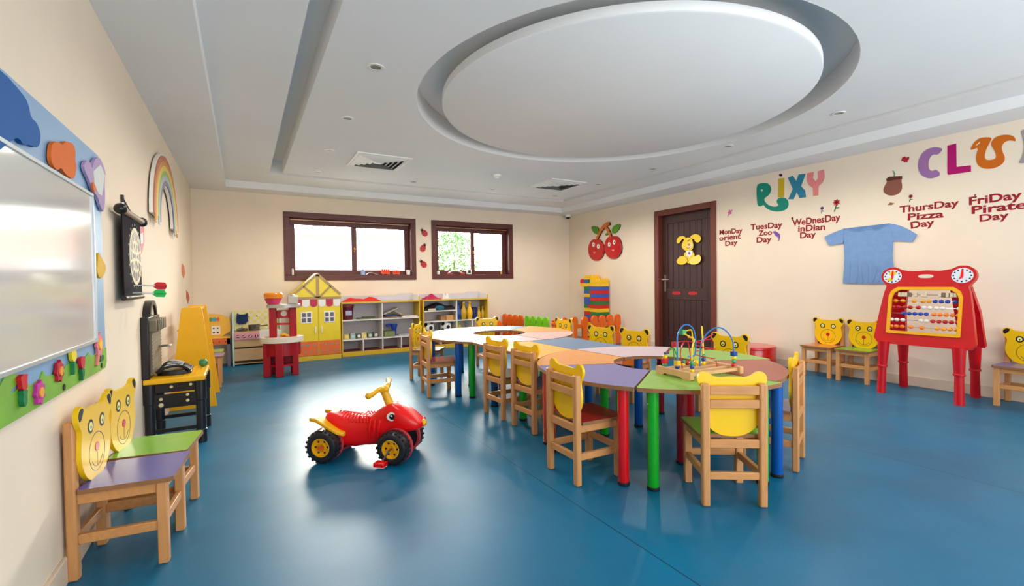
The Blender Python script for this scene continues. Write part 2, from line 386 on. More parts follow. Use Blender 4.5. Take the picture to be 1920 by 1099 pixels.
# ceiling fittings
DL = mat('downlight_rim', (225, 222, 216), .35); DLI = mat('downlight_glass', (120, 118, 112), .3)
SPOTS = [(.80, 3.18, 'ceiling downlight nearest the camera over the left side'), (.82, 4.27, 'second ceiling downlight of the left line'),
         (.835, 5.36, 'third ceiling downlight of the left line, level with the square vent'), (.85, 6.44, 'last ceiling downlight of the left line, at the corner of the shadow groove'),
         (2.13, 6.46, 'ceiling downlight by the back groove in front of the window gap'), (3.38, 6.44, 'ceiling downlight by the back groove behind the smoke detector'),
         (4.58, 6.45, 'ceiling downlight in the far corner beyond the second vent'), (4.63, 5.42, 'ceiling downlight of the right line beside the second vent'),
         (4.64, 4.35, 'ceiling downlight of the right line above the door'), (4.61, 3.24, 'ceiling downlight of the right line between the disc and the lettering'),
         (4.58, 2.14, 'nearest ceiling downlight of the right line')]
d0 = None
for x, y, lab in SPOTS:
    if d0 is None:
        d0 = thing('downlight', lab, 'ceiling light', (x, y, H2), group='round ceiling downlights')
        q = MB(); q.arcring(0, 0, .055, .036, -.006, .002); q.build('rim', DL, d0, bevel=.002)
        q = MB(); q.disc(0, 0, .037, .037, -.0015, .001); q.build('lamp_glass', DLI, d0)
    else: dup(d0, (x, y, H2), label=lab)
for i, (x, y, lab) in enumerate(SPOTS):                          # warm spots added under the unlit downlights to brighten the back of the room
    ld = bpy.data.lights.new('added_fill_spot', 'SPOT'); ld.energy = 24; ld.color = (1.0, .90, .78); ld.spot_size = math.radians(165); ld.spot_blend = .6; ld.shadow_soft_size = .05
    lo = bpy.data.objects.new('added_fill_spot', ld); COL.objects.link(lo); lo.location = (x, y, H2-.06)
def vent(x, y, lab):
    t = thing('ceiling_vent', lab, 'air vent', (x, y, H2), group='square ceiling vents')
    q = MB(); a = .31; w = .03
    q.ring([(-a, -a), (a, -a), (a, a), (-a, a)], [(-a+w, -a+w), (a-w, -a+w), (a-w, a-w), (-a+w, a-w)], -.012, .001); q.build('frame', WHT, t, bevel=.003)
    q = MB(); q.box(-a+w, a-w, -a+w, a-w, -.001, .001); q.build('backing', mat('vent_dark', (40, 38, 36), .7), t, smooth=0)
    q = MB()
    for i in range(5):
        o_ = a-w-.005-i*.052; i_ = o_-.038
        vs = [(sx*o_, sy*o_, -.010) for sx, sy in ((-1, -1), (1, -1), (1, 1), (-1, 1))] + [(sx*i_, sy*i_, -.030) for sx, sy in ((-1, -1), (1, -1), (1, 1), (-1, 1))]
        q.add(vs, [(k, (k+1) % 4, 4+(k+1) % 4, 4+k) for k in range(4)]); q.add([(v[0], v[1], v[2]+.003) for v in vs], [(4+k, 4+(k+1) % 4, (k+1) % 4, k) for k in range(4)])
    q.box(-.03, .03, -.03, .03, -.028, -.024); q.build('louvres', WHT, t, smooth=0)
vent(1.42, 5.58, 'white square ceiling vent in front of the left window')
vent(4.08, 5.69, 'white square ceiling vent near the far right corner')
t = thing('smoke_detector', 'small white smoke detector on the ceiling behind the round disc', 'smoke detector', (2.99, 5.56, H2))
q = MB(); q.lathe([(.045, -.03), (.055, -.022), (.058, 0)]); q.build('housing', WHT, t)
q = MB(); q.lathe([(.018, -.05), (.026, -.044), (.028, -.029)]); q.build('sensor_cap', WHT, t)
t = thing('dome_camera', 'white and black dome security camera in the far ceiling corner', 'security camera', (5.72, 7.62, H))
q = MB(); q.lathe([(.05, -.05), (.056, -.03), (.056, 0)]); q.build('housing', WHT, t)
q = MB(); q.ball((0, 0, -.05), .048, sz=.9); q.build('dome', mat('smoked_dome', (14, 14, 16), .12), t)

# outside the windows
q = MB(); q.box(-25, 30, YB+.3, 45, -.5, -.3); struct(q.build('ground', mat('pale_paving', (214, 204, 190), .8, vary=.1, scale=.5), smooth=0))
PW = mat('pale_pink_render', (206, 160, 140), .8, vary=.05, scale=.4)
t = thing('pink_house', 'pale pink rendered house seen hazily through the left window', 'building', (2.2, 17, -.3))
q = MB(); q.box(-2.2, 3.4, 0, 5, 0, 3.1); q.build('walls', PW, t, smooth=0)
q = MB(); q.box(-2.4, 3.6, -.2, 5.2, 3.1, 3.3); q.build('roof', mat('roof_white', (236, 228, 216), .8), t, smooth=0)
for x in (.7, 2.2):
    q = MB(); q.box(x, x+.9, -.03, .02, 1.2, 2.2); q.build('window_panel', mat('far_window', (190, 196, 200), .3), t, smooth=0)
t = thing('garden_tree', 'leafy green tree seen through the second window', 'tree', (8.4, 20, -.3))
q = MB(); q.tube([(0, 0, 0), (.05, 0, 1.2), (.1, .1, 2.4)], [.12, .1, .06]); q.build('trunk', mat('bark', (110, 90, 70), .9), t)
q = MB(); rr = random.Random(4)
for _ in range(2600):
    a, r_ = rr.uniform(0, 6.28), 1.25*rr.random()**.5; z = rr.uniform(-1.3, 1.3); k = (1-(z/1.35)**2)**.5
    p = Vector((r_*k*math.cos(a), r_*k*math.sin(a), 2.4+z)); d1 = Vector((rr.gauss(0, 1), rr.gauss(0, 1), rr.gauss(0, 1))).normalized()*.11; d2 = d1.orthogonal()
    q.add([p, p+d1*.5+d2*.5, p+d1, p+d1*.5-d2*.5], [(0, 1, 2, 3)])
q.build('foliage', mat('leaf_green', (96, 140, 44), .6, vary=.3, scale=3), t, smooth=0)
# ---------------------------------------------------------------- bear chairs
BEAR = [(0, 0), (.055, .006), (.1, .032), (.132, .075), (.146, .12), (.143, .165), (.133, .2), (.135, .222), (.150, .242), (.163, .265), (.166, .289), (.156, .31), (.136, .32), (.112, .314), (.092, .296), (.06, .29), (.03, .292)]
def bear_outline():
    r = BEAR[:] ; l = [(-x, y) for x, y in BEAR[::-1] if x > 0]
    return smooth_poly(r + [(0, .293)] + l, 2)
BO = bear_outline()
SEATC = {'red': (176, 44, 34), 'green': (124, 186, 52), 'blue': (96, 92, 168), 'orange': (218, 128, 62), 'white': (226, 218, 220), 'violet': (120, 112, 178), 'teal': (150, 182, 178)}
SEATM = {k: mat('seat_laminate_'+k, v, .22, .5, vary=.05, scale=9) for k, v in SEATC.items()}
def make_chair(label, group):
    t = thing('bear_chair', label, 'chair', group=group)
    px, py = .135, .14
    for sx in (-1, 1):
        q = MB(); q.box(sx*px-.019, sx*px+.019, -py-.0175, -py+.0175, 0, .6); q.build('leg', BEECH, t, bevel=.008)
        q = MB(); q.box(sx*px-.019, sx*px+.019, py-.0175, py+.0175, 0, .328); q.build('leg', BEECH, t, bevel=.004)
    for z0, z1 in ((.545, .588), (.48, .522)):
        q = MB(); q.box(-px+.018, px-.018, -py-.012, -py+.006, z0, z1); q.build('back_slat', BEECHH, t, bevel=.003)
    q = MB()
    for sx in (-1, 1):
        q.box(sx*px-.011, sx*px+.011, -py+.017, py-.017, .286, .328); q.box(sx*px-.011, sx*px+.011, -py+.017, py-.017, .135, .172)
    for sy in (-1, 1):
        q.box(-px+.018, px-.018, sy*py-.010, sy*py+.010, .286, .328); q.box(-px+.018, px-.018, sy*py-.010, sy*py+.010, .132 if sy < 0 else .15, .168 if sy < 0 else .186)
    q.build('rails', BEECHH, t, bevel=.003)
    q = MB(); s = [(-.158, -.118), (.158, -.118), (.163, .168), (.150, .181), (-.150, .181), (-.163, .168)]
    q.prism(s, .328, .346, side=1); q.build('seat', [SEATM['red'], EDGE], t, bevel=.002)
    M = Matrix(((-1, 0, 0, 0), (0, 0, 1, -.122), (0, 1, 0, .335), (0, 0, 0, 1)))
    q = MB(); q.prism(BO, 0, .017, M)
    q.mat(1)
    for sx in (-1, 1):
        q.prism(smooth_poly([(sx*.112, .305), (sx*.135, .313), (sx*.156, .3), (sx*.16, .28), (sx*.15, .258), (sx*.13, .275)], 2), .0165, .0178, M)
        q.disc(sx*.056, .222, .026, .028, .0165, .0178, M)
    q.arcring(0, .108, .078, .075, .0165, .0176, M, 40); q.arcring(0, .104, .056, .053, .0165, .0176, M, 20, 205, 335); q.prism([(-.0015, .05), (.0015, .05), (.0015, .115), (-.0015, .115)], .0165, .0176, M)
    q.mat(2)
    for sx in (-1, 1): q.disc(sx*.056, .222, .016, .018, .0176, .0184, M)
    q.mat(1)
    for sx in (-1, 1): q.disc(sx*.056, .218, .005, .006, .0183, .0187, M, 10)
    q.mat(3); q.disc(0, .126, .019, .019, .0165, .0185, M)
    q.build('bear_backrest', [YEL, BLK, PALE, REDN], t, bevel=0)
    return t
_proto = []
def chair(x, y, facing, seat, label, group):                    # facing: compass angle of the front, degrees from +X
    rz = math.radians(facing-90)
    if not _proto:
        c = make_chair(label, group); _proto.append(c); c.location = (x, y, 0); c.rotation_euler = (0, 0, rz)
    else: c = dup(_proto[0], (x, y, 0), rz, label, group)
    recolour(kid(c, 'seat')[0], SEATM[seat]); return c
def chair_at(r0, r1, depth, seat, label, group):                 # r0, r1: left and right rear feet seen from behind
    m = ((r0[0]+r1[0])/2, (r0[1]+r1[1])/2); d = Vector((r1[0]-r0[0], r1[1]-r0[1])).normalized(); f = Vector((-d.y, d.x))
    return chair(m[0]+f.x*depth, m[1]+f.y*depth, math.degrees(math.atan2(f.y, f.x)), seat, label, group)
GT = 'bear-faced chairs round the tables'; GW = 'bear-faced chairs along the walls'
chair(-.423, 2.456, -6, 'blue', 'bear-faced wooden chair with blue seat against the cream wall below the whiteboard', GW)
chair(-.400, 2.803, -8, 'green', 'bear-faced wooden chair with green seat next to the blue seated one below the whiteboard', GW)
chair_at((1.934, 1.488), (2.158, 1.338), .14, 'green', 'green seated bear chair seen from behind, nearest the camera at the tables', GT)
chair_at((1.552, 2.262), (1.541, 1.99), .14, 'red', 'red seated bear chair seen from behind at the violet table top', GT)
chair_at((1.790, 3.10), (1.803, 2.825), .14, 'violet', 'dark violet seated bear chair seen from behind beside the yellow joining table', GT)
chair_at((1.765, 3.525), (1.783, 3.256), .14, 'white', 'pale seated bear chair seen from behind, between the violet seated chair and the far ring', GT)
chair_at((1.560, 4.560), (1.535, 4.300), .14, 'red', 'red seated bear chair seen side-on at the far left end of the table ring', GT)
chair(1.845, 5.225, -38, 'white', 'pale seated bear chair behind the far left chair, facing the far ring', GT)
chair_at((2.716, 1.487), (2.965, 1.589), .14, 'blue', 'blue seated bear chair seen edge-on at the red end of the near ring', GT)
chair(2.80, 5.44, -95, 'blue', 'bear chair behind the blue top of the far ring, only its eyes and ears showing', GT)
chair(3.36, 4.74, -178, 'orange', 'bear chair behind the orange topped table, before the orange fence', GT)
chair(3.10, 3.70, -165, 'green', 'bear chair behind the blue joining table, left of two side by side', GT)
chair(3.13, 3.26, -168, 'red', 'bear chair behind the pale pink table top, right of two side by side', GT)
chair(3.44, 2.48, -175, 'blue', 'bear chair behind the bead maze, its face seen through the wires', GT)
chair(5.72, 2.83, 180, 'orange', 'orange seated bear chair against the right wall, left of a pair', GW)
chair(5.705, 2.465, 180, 'green', 'green seated bear chair against the right wall, beside the red abacus easel', GW)
chair(5.69, 1.235, 180, 'violet', 'violet seated bear chair by the right wall, cut by the picture edge', GW)
chair(-.385, 6.13, 0, 'violet', 'bear chair with violet seat half hidden behind the yellow tapered boards', GW)
chair(-.40, 6.50, 0, 'green', 'bear chair with lime seat standing behind the violet one beyond the yellow boards', GW)

# ---------------------------------------------------------------- modular activity tables
TZ = .548
TOPC = {'violet': (116, 110, 168), 'green': (140, 182, 70), 'red': (176, 96, 80), 'pink': (206, 184, 190), 'orange': (224, 146, 66), 'blue': (88, 122, 158), 'yellow': (226, 172, 66), 'cream': (214, 216, 194), 'rose': (206, 168, 164), 'lime': (150, 186, 92)}
TOPM = {k: mat('table_laminate_'+k, v, .42, .32, vary=.05, scale=30) for k, v in TOPC.items()}
LEGC = {'red': (226, 10, 14), 'green': (24, 176, 20), 'blue': (6, 84, 172), 'maroon': (150, 14, 26), 'orange': (214, 76, 20), 'navy': (14, 66, 126)}
LEGM = {k: mat('glossy_leg_'+k, v, .16, .5, vary=.02, coat=.6) for k, v in LEGC.items()}
RUB = mat('black_rubber', (24, 24, 26), .6, .3)
def table_leg(t, x, y, colour):
    q = MB(); q.lathe([(.029, .016), (.0305, .02), (.0305, TZ-.022)], 24); l = q.build('leg', LEGM[colour], t, loc=(x, y, 0))
    q = MB(); q.lathe([(.030, 0), (.033, .004), (.033, .014), (.030, .018)], 24); q.build('rubber_foot', RUB, l)
def sector(cx, cy, a0, top, legs, label, r1=.812):
    r0, g = .29, .006
    am = math.radians(a0+30); ox, oy = cx+.56*math.cos(am), cy+.56*math.sin(am)
    t = thing('activity_table', label, 'table', (ox, oy, 0), group='modular ring tables')
    pts = []
    for i in range(17):
        a = math.radians(a0)+g/r1 + (math.radians(60)-2*g/r1)*i/16; pts.append((cx+r1*math.cos(a)-ox, cy+r1*math.sin(a)-oy))
    for i in range(9):
        a = math.radians(a0+60)-g/r0 - (math.radians(60)-2*g/r0)*i/8; pts.append((cx+r0*math.cos(a)-ox, cy+r0*math.sin(a)-oy))
    q = MB(); q.prism(pts, TZ-.022, TZ, side=1); q.build('table_top', [TOPM[top], EDGE], t, smooth=20, bevel=.003)
    for (r, da), c in zip(((.748, 6), (.748, 54), (.365, 30)), legs):
        a = math.radians(a0+da); table_leg(t, cx+r*math.cos(a)-ox, cy+r*math.sin(a)-oy, c)
NC, FC = (2.420, 2.240), (2.455, 4.560)
for a0, top, legs, lab in ((155, 'violet', ('orange', 'red', 'green'), 'violet topped ring table in front of the red seated chair'),
                           (215, 'green', ('green', 'green', 'maroon'), 'bright green topped ring table nearest the camera, under the bead maze'),
                           (-85, 'red', ('blue', 'blue', 'blue'), 'brick red topped ring table at the right end'),
                           (-25, 'lime', ('red', 'maroon', 'red'), 'green topped ring table on the far side behind the bead maze'),
                           (35, 'pink', ('maroon', 'blue', 'blue'), 'pale pink topped ring table on the far side of the near ring'),
                           (95, 'orange', ('green', 'orange', 'green'), 'orange topped ring table touching the yellow joining table')):
    sector(*NC, a0, top, legs, lab, .768 if top == 'red' else .812)
for a0, top, legs, lab in ((155, 'cream', ('blue', 'blue', 'maroon'), 'cream topped ring table at the left end of the far ring'),
                           (215, 'pink', ('green', 'green', 'maroon'), 'pale topped far ring table on green legs, behind two backs of chairs'),
                           (-85, 'rose', ('red', 'blue', 'red'), 'pinkish topped far ring table overlapping the blue joining table'),
                           (-25, 'orange', ('orange', 'red', 'orange'), 'orange topped far ring table in front of the picket fence'),
                           (35, 'blue', ('blue', 'orange', 'orange'), 'blue topped far ring table at the back, before the shelves'),
                           (95, 'cream', ('blue', 'blue', 'navy'), 'pale topped far ring table at the back left, by the chair facing it')):
    sector(*FC, a0, top, legs, lab)
def joiner(x0, x1, top, legs, label):                            # straight outer side, curved ends that fit the two rings
    cx, cy = (x0+x1)/2, (NC[1]+FC[1])/2; t = thing('joining_table', label, 'table', (cx, cy, 0), group='modular ring tables')
    R_ = .822; lo, hi = [], []
    for i in range(13):
        x = x0+(x1-x0)*i/12
        lo.append((x-cx, NC[1]+math.sqrt(max(R_**2-(x-NC[0])**2, .01))-cy)); hi.append((x-cx, FC[1]-math.sqrt(max(R_**2-(x-FC[0])**2, .01))-cy))
    q = MB(); q.prism(lo+hi[::-1], TZ-.024, TZ-.002, side=1); q.build('table_top', [TOPM[top], EDGE], t, smooth=20, bevel=.003)
    xo = x0 if abs(x0-2.36) > abs(x1-2.36) else x1; xi = x1 if xo == x0 else x0; s = 1 if xo == x0 else -1
    for (x, dy), c in zip(((xo+s*.06, -.222), (xo+s*.06, .27), (xi-s*.07, 0)), legs): table_leg(t, x-cx, dy, c)
joiner(1.86, 2.335, 'yellow', ('green', 'navy', 'green'), 'yellow topped joining table between the two rings')
joiner(2.341, 2.83, 'blue', ('blue', 'navy', 'red'), 'blue topped joining table between the two rings')

# ---------------------------------------------------------------- bead maze on the tables
t = thing('bead_maze', 'wooden bead maze with bright bent wires standing on the green table', 'toy', (2.33, 1.835, TZ), math.radians(-5))
W0 = mat('light_maple', (222, 172, 118), .4, vary=.1, scale=10)
for s in (-1, 1):
    q = MB(); q.prism([(-.135, .012), (-.10, .012), (-.085, .0), (-.135, .0)] if 0 else [(-.135, 0), (-.08, 0), (-.06, .012), (.06, .012), (.08, 0), (.135, 0), (.135, .045), (-.135, .045)], s*.195-.014, s*.195+.014, Matrix(((0, 0, 1, 0), (1, 0, 0, 0), (0, 1, 0, 0), (0, 0, 0, 1))))
    q.build('end_board', W0, t, bevel=.006)
for y in (-.105, -.035, .035, .105):
    q = MB(); q.box(-.185, .185, y-.012, y+.012, .018, .036); q.build('rail', W0, t, bevel=.003)
WIREC = {'blue': (24, 120, 200), 'yellow': (250, 216, 20), 'red': (206, 30, 46), 'green': (30, 150, 90)}
WM = {k: mat('enamel_'+k, v, .3, .5) for k, v in WIREC.items()}
def wire(pts, c, r=.0032, n=8):
    q = MB(); q.tube(bezier(pts, n), r, 8); return q.build('wire', WM[c], t)
wire([(-.15, .02, .03), (-.15, .02, .16), (-.148, .018, .235), (-.125, .006, .285), (-.10, -.008, .297), (-.072, -.022, .275), (-.06, -.03, .225), (-.06, -.03, .14), (-.068, -.026, .115), (-.10, -.01, .112)], 'blue', .0042)
wire([(.04, .03, .03), (.042, .028, .14), (.06, .012, .215), (.10, -.02, .265), (.145, -.05, .262), (.182, -.078, .205), (.19, -.085, .13), (.19, -.085, .03)], 'blue', .0042)
wire([(-.14, -.08, .03), (-.14, -.08, .13), (-.137, -.08, .175), (-.12, -.075, .20), (-.08, -.04, .215), (-.11, -.02, .235), (-.12, .01, .252), (-.06, .01, .262), (-.035, .02, .25), (-.02, .025, .18), (.0, .03, .10), (.015, .035, .03)], 'yellow', .0036)
wire([(.085, .045, .03), (.082, .045, .16), (.072, .045, .275)], 'yellow', .0050)
wire([(-.18, .09, .03), (-.18, .09, .10), (-.165, .07, .14), (-.12, .04, .19), (-.07, .0, .195), (-.03, -.05, .19), (.07, .02, .2), (.16, .04, .22)], 'red')
wire([(-.10, .03, .03), (-.115, .03, .12), (-.095, .03, .18), (-.06, .03, .19), (-.04, .03, .12), (-.035, .03, .03)], 'red')
wire([(.09+.07*math.cos(a*.9)*(1-a*.02), .04+.06*math.sin(a*.9), .19-.0085*a) for a in range(15)] + [(.12, -.02, .06), (.12, -.02, .03)], 'red', .003, 5)
wire([(-.09, .1, .03), (-.10, .1, .12), (-.11, .09, .15), (-.05, .1, .06), (0, .1, .05), (.03, .06, .03)], 'green', .003)
BC = {'r': mat('bead_red', (214, 28, 34), .25, coat=.4), 'y': mat('bead_yellow', (250, 206, 16), .25, coat=.4), 'g': mat('bead_green', (64, 160, 90), .25, coat=.4), 'b': mat('bead_blue', (20, 70, 160), .25, coat=.4), 'o': mat('bead_orange', (244, 150, 20), .25, coat=.4)}
def bead(x, y, z, c, kind='ball', r=.013):
    q = MB()
    if kind == 'ball': q.ball((0, 0, 0), r)
    elif kind == 'cube': q.box(-r, r, -r, r, -r, r)
    elif kind == 'drum': q.lathe([(r*.85, -r*.75), (r, -r*.5), (r, r*.5), (r*.85, r*.75)], 16)
    else: q.lathe([(r*.3, -r*.4), (r*1.25, -r*.3), (r*1.25, r*.3), (r*.3, r*.4)], 16)
    return q.build('bead', BC[c], t, loc=(x, y, z), bevel=.002 if kind == 'cube' else 0)
for x, y, z, c, k in ((-.18, .09, .058, 'g', 'drum'), (-.18, .09, .078, 'r', 'cube'), (-.179, .088, .103, 'y', 'ball'), (-.175, .083, .125, 'b', 'disc'), (-.155, .065, .152, 'g', 'disc'), (-.135, .05, .178, 'r', 'cube'),
                      (-.15, .02, .050, 'b', 'ball'), (-.15, .02, .072, 'y', 'cube'), (-.14, -.08, .042, 'y', 'ball'), (-.14, -.08, .066, 'b', 'drum'), (-.14, -.08, .088, 'g', 'ball'),
                      (-.10, .03, .06, 'y', 'disc'), (-.05, .1, .062, 'b', 'ball'), (-.02, .1, .055, 'g', 'ball'), (.015, .035, .062, 'y', 'ball'), (0, .09, .05, 'r', 'ball'),
                      (.085, .045, .05, 'y', 'ball'), (.085, .045, .072, 'b', 'drum'), (.085, .045, .092, 'g', 'ball'), (-.118, .008, .252, 'g', 'cube'), (-.095, -.03, .225, 'o', 'disc'),
                      (.19, -.085, .048, 'r', 'ball'), (.19, -.085, .072, 'g', 'ball'), (.19, -.085, .094, 'y', 'drum'), (.19, -.085, .116, 'b', 'cube')):
    bead(x, y, z, c, k, .0145 if k in ('cube', 'ball') else .013)
# ---------------------------------------------------------------- red ride-on quad
RQ = math.radians(-36)
t = thing('ride_on_toy', 'red plastic ride-on quad toy with black tyres on the blue floor', 'ride-on toy', (.665, 3.07, 0), RQ)
S = [(-.250, .225, .262, .036), (-.240, .19, .278, .062), (-.215, .15, .288, .082), (-.17, .10, .285, .092), (-.12, .07, .272, .092), (-.05, .066, .258, .078), (.01, .076, .254, .072), (.055, .078, .268, .072), (.09, .082, .298, .072), (.13, .10, .325, .070),
     (.165, .128, .342, .070), (.20, .165, .346, .080), (.25, .172, .330, .092), (.30, .172, .298, .092), (.345, .18, .262, .078), (.375, .19, .236, .054), (.388, .205, .222, .022)]
secs = []
for x, z0, z1, w in S:
    c, hh = (z0+z1)/2, (z1-z0)/2; l = []
    for k in range(24):
        a = 2*PI*k/24; ca, sa = math.cos(a), math.sin(a); e = .62
        l.append((x, w*math.copysign(abs(ca)**e, ca), c+hh*math.copysign(abs(sa)**e, sa)))
    secs.append(l)
q = MB(); q.loft(secs); body = q.build('body', REDP, t, smooth=60)
q = MB()
for i in range(11):
    x = -.165+i*.02; q.tube([(x+.012, -.078, .235), (x, -.06, .268-.002*i*(1 if i < 8 else 0)), (x-.004, 0, .287-.0032*i), (x, .06, .268-.002*i*(1 if i < 8 else 0)), (x+.012, .078, .235)], .0045, 6)
q.build('seat_ribs', REDP, body)
YPL = mat('yellow_plastic', (240, 176, 14), .32, .5)
q = MB(); q.tube([(.165, 0, .33), (.135, 0, .40), (.125, 0, .42)], [.028, .024, .024], 14); q.build('steering_column', YPL, t)
q = MB(); q.tube(bezier([(.095, -.165, .425), (.105, -.135, .428), (.125, -.08, .445), (.125, -.03, .432), (.125, .03, .432), (.125, .08, .445), (.105, .135, .45), (.095, .165, .452)], 6), [.017]*7+[.015]*7+[.02]*15+[.015]*7+[.017]*7, 10)
q.ball((.125, 0, .43), .034, sx=1.1, sz=.7); q.ball((.095, -.168, .425), .02); q.ball((.095, .168, .452), .02); q.build('handlebar', YPL, t)
for s in (-1, 1):
    q = MB(); Me = Matrix.Translation((.205, s*.080, .275)) @ Matrix.Rotation(s*-PI/2, 4, 'X')
    q.mat(0).disc(0, 0, .032, .026, -.01, .004, Me, 24); q.mat(1).disc(.004, 0, .018, .018, .004, .006, Me, 20); q.mat(0).disc(.000, .006*-s, .006, .006, .006, .007, Me, 10)
    q.build('eye', [WHT, BLK], t, bevel=0)
    q = MB(); q.loft([[(x, s*y0, z-.012), (x, s*y1, z-.012), (x, s*y1, z+.012), (x, s*y0, z+.012)] for x, y0, y1, z in ((-.31, .06, .135, .262), (-.26, .06, .145, .258), (-.20, .07, .145, .222), (-.13, .075, .135, .180), (-.095, .075, .115, .165))])
    q.build('footrest', YPL, t, bevel=.006)
    for i in range(3):
        q = MB(); x = .055+.03*i; q.tube([(x, s*.071, .14), (x+.004, s*.077, .2), (x+.01, s*.071, .25)], [.006, .011, .006], 8); q.build('side_rib', REDP, body)
q = MB(); q.lathe([(.022, 0), (.024, .012), (.014, .024)], 18, Matrix.Translation((.378, 0, .218)) @ Matrix.Rotation(PI/2, 4, 'Y')); q.build('headlight', YPL, t)
q = MB(); q.cyl((.235, 0, .18), (.235, 0, .105), .035); q.cyl((.235, -.15, .105), (.235, .15, .105), .012); q.cyl((-.215, -.15, .102), (-.215, .15, .102), .014); q.build('axles', mat('grey_steel', (150, 150, 155), .35, metal=.8), t)
TYRE = mat('black_tyre_plastic', (30, 30, 34), .38, .5, vary=.15, scale=40); BAND = mat('dull_red_band', (196, 60, 66), .4)
def wheel(x, y, turn, front):
    s = 1 if y > 0 else -1; Mw = Matrix.Translation((x, y, .102)) @ Matrix.Rotation(turn, 4, 'Z') @ Matrix.Rotation(-s*PI/2, 4, 'X')
    q = MB(); q.lathe([(0, .012), (.056, .014), (.056, .042), (.075, .046), (.090, .040), (.1, .022), (.102, 0), (.1, -.022), (.09, -.04), (.075, -.046), (.02, -.04)], 36)
    for i in range(20):
        a = 2*PI*i/20; Mr = Matrix.Rotation(a, 4, 'Z'); q.box(.094, .1035, -.007, .007, .002, .034, Mr); q.box(.094, .1035, .004, .018, -.034, -.004, Mr)
    w = q.build('wheel', TYRE, t, M=Mw, smooth=35)
    q = MB(); q.lathe([(.0, .022), (.022, .024), (.024, .038), (.03, .026), (.048, .026), (.054, .044), (.058, .043), (.056, .020)], 30); 
    h = q.build('hub', YPL, w)
    q = MB()
    for i in range(6): a = 2*PI*i/6; q.disc(.038*math.cos(a), .038*math.sin(a), .006, .006, .02, .0285, n=10)
    q.build('bolt_holes', BLK, w)
    q = MB(); q.arcring(0, 0, .106, .09, -.050, -.026, None, 36); q.build('band', BAND, w)
    if front:
        q = MB(); q.tube([(0, 0, .03), (0, 0, .055), (.03*s, -.045*1, .058), (.05*s, -.07, .058)], .006, 8); q.build('crank', CHROME, w)
        q = MB(); q.box(.025*s-.01, .075*s+.01, -.092, -.066, .045, .10) if s > 0 else q.box(.075*s-.01, .025*s+.01, -.092, -.066, .045, .10); q.build('pedal', REDP, w, bevel=.005)
    else:
        q = MB(); q.disc(0, 0, .013, .013, .036, .046, n=14); q.build('hub_cap', mat('orange_cap', (230, 90, 30), .35), w)
tf = math.radians(-8)
wheel(-.215, -.135, 0, False); wheel(-.215, .135, 0, False); wheel(.235, -.135, tf, True); wheel(.235, .135, tf, True)

# ---------------------------------------------------------------- toy workbench
BP = mat('black_plastic', (26, 25, 30), .3, .5, vary=.1); YB2 = mat('amber_plastic', (246, 184, 16), .3, .5, vary=.05); GREYP = mat('taupe_plastic', (122, 110, 86), .5)
t = thing('toy_workbench', 'black and yellow plastic toy workbench against the left wall', 'toy workbench', (-.425, 4.18, 0))
for x in (-.145, .145):
    for y in (-.21, .21):
        q = MB(); q.lathe([(.036, 0), (.036, .09), (.031, .095), (.031, .30), (.036, .305), (.036, .442)], 20); q.build('leg', BP, t, loc=(x, y, 0))
q = MB(); q.box(-.175, .175, -.245, .245, .44, .478); top = q.build('bench_top', YB2, t, bevel=.008)
q = MB()
for i in range(7):
    for j in range(8):
        if -.02 < i*.04-.10: q.disc(-.04+i*.03, -.2+j*.055, .006, .006, .477, .4805, n=8)
q.build('top_studs', YB2, top)
q = MB(); q.box(-.125, .125, -.232, -.215, .27, .365); q.box(-.125, .125, -.222, -.205, .375, .44); q.build('apron', BP, t, bevel=.004)
q = MB()
for x, z, r in ((-.08, .335, .011), (-.08, .295, .015), (.07, .35, .01), (.07, .31, .011), (-.02, .415, .010), (.09, .42, .010)): q.lathe([(r, 0), (r*.9, .008), (.002, .010)], 12, Matrix.Translation((x, -.232, z)) @ Matrix.Rotation(PI/2, 4, 'X'))
q.build('bolts', mat('pale_bolt', (216, 200, 150), .35), t)
q = MB(); q.cyl((-.14, 0, .16), (-.14, -.2, .16), .001); q.box(-.12, .12, -.218, -.202, .10, .125); q.box(-.12, .12, .202, .218, .10, .125); q.build('stretcher', BP, t, bevel=.003)
q = MB(); q.box(-.18, -.135, -.245, .245, .478, .90)
pan = q.build('tool_panel', BP, t, bevel=.006)
q = MB(); q.box(-.136, -.125, -.20, .20, .50, .80)
for i in range(12): q.box(-.126, -.122, -.20, .20, .51+i*.024, .518+i*.024)
q.build('slatted_board', GREYP, pan, smooth=0)
q = MB(); q.box(-.14, -.095, -.215, .215, .80, .875)
for i in range(5): q.box(-.095, -.088, -.17+i*.08, -.13+i*.08, .80, .878)
q.build('tool_rack', GREYP, pan, bevel=.003)
q = MB(); A_ = [(.0+.15*math.cos(PI*i/20), .895+.115*math.sin(PI*i/20)) for i in range(21)]; B_ = [(.0+.115*math.cos(PI*i/20), .895+.085*math.sin(PI*i/20)) for i in range(21)]
Mx = Matrix(((0, 0, 1, 0), (1, 0, 0, 0), (0, 1, 0, 0), (0, 0, 0, 1)))
q.prism(A_+B_[::-1], -.18, -.135, Mx); q.build('top_arch', BP, pan, bevel=.004)
q = MB(); q.prism(B_, -.172, -.15, Mx); q.build('clock_face', mat('pale_dial', (206, 204, 180), .4), pan)
q = MB(); q.tube([(-.125, .10, .665), (-.09, .10, .67), (-.06, .08, .67)], .009); q.tube([(-.125, .16, .665), (-.07, .16, .668)], .006); q.box(-.075, -.05, .06, .18, .663, .674); q.build('toy_vice', CHROME, pan, bevel=.002)
t = thing('toy_tool_set', 'black toy tool set heaped on the yellow workbench top', 'toy', (-.44, 4.13, .479))
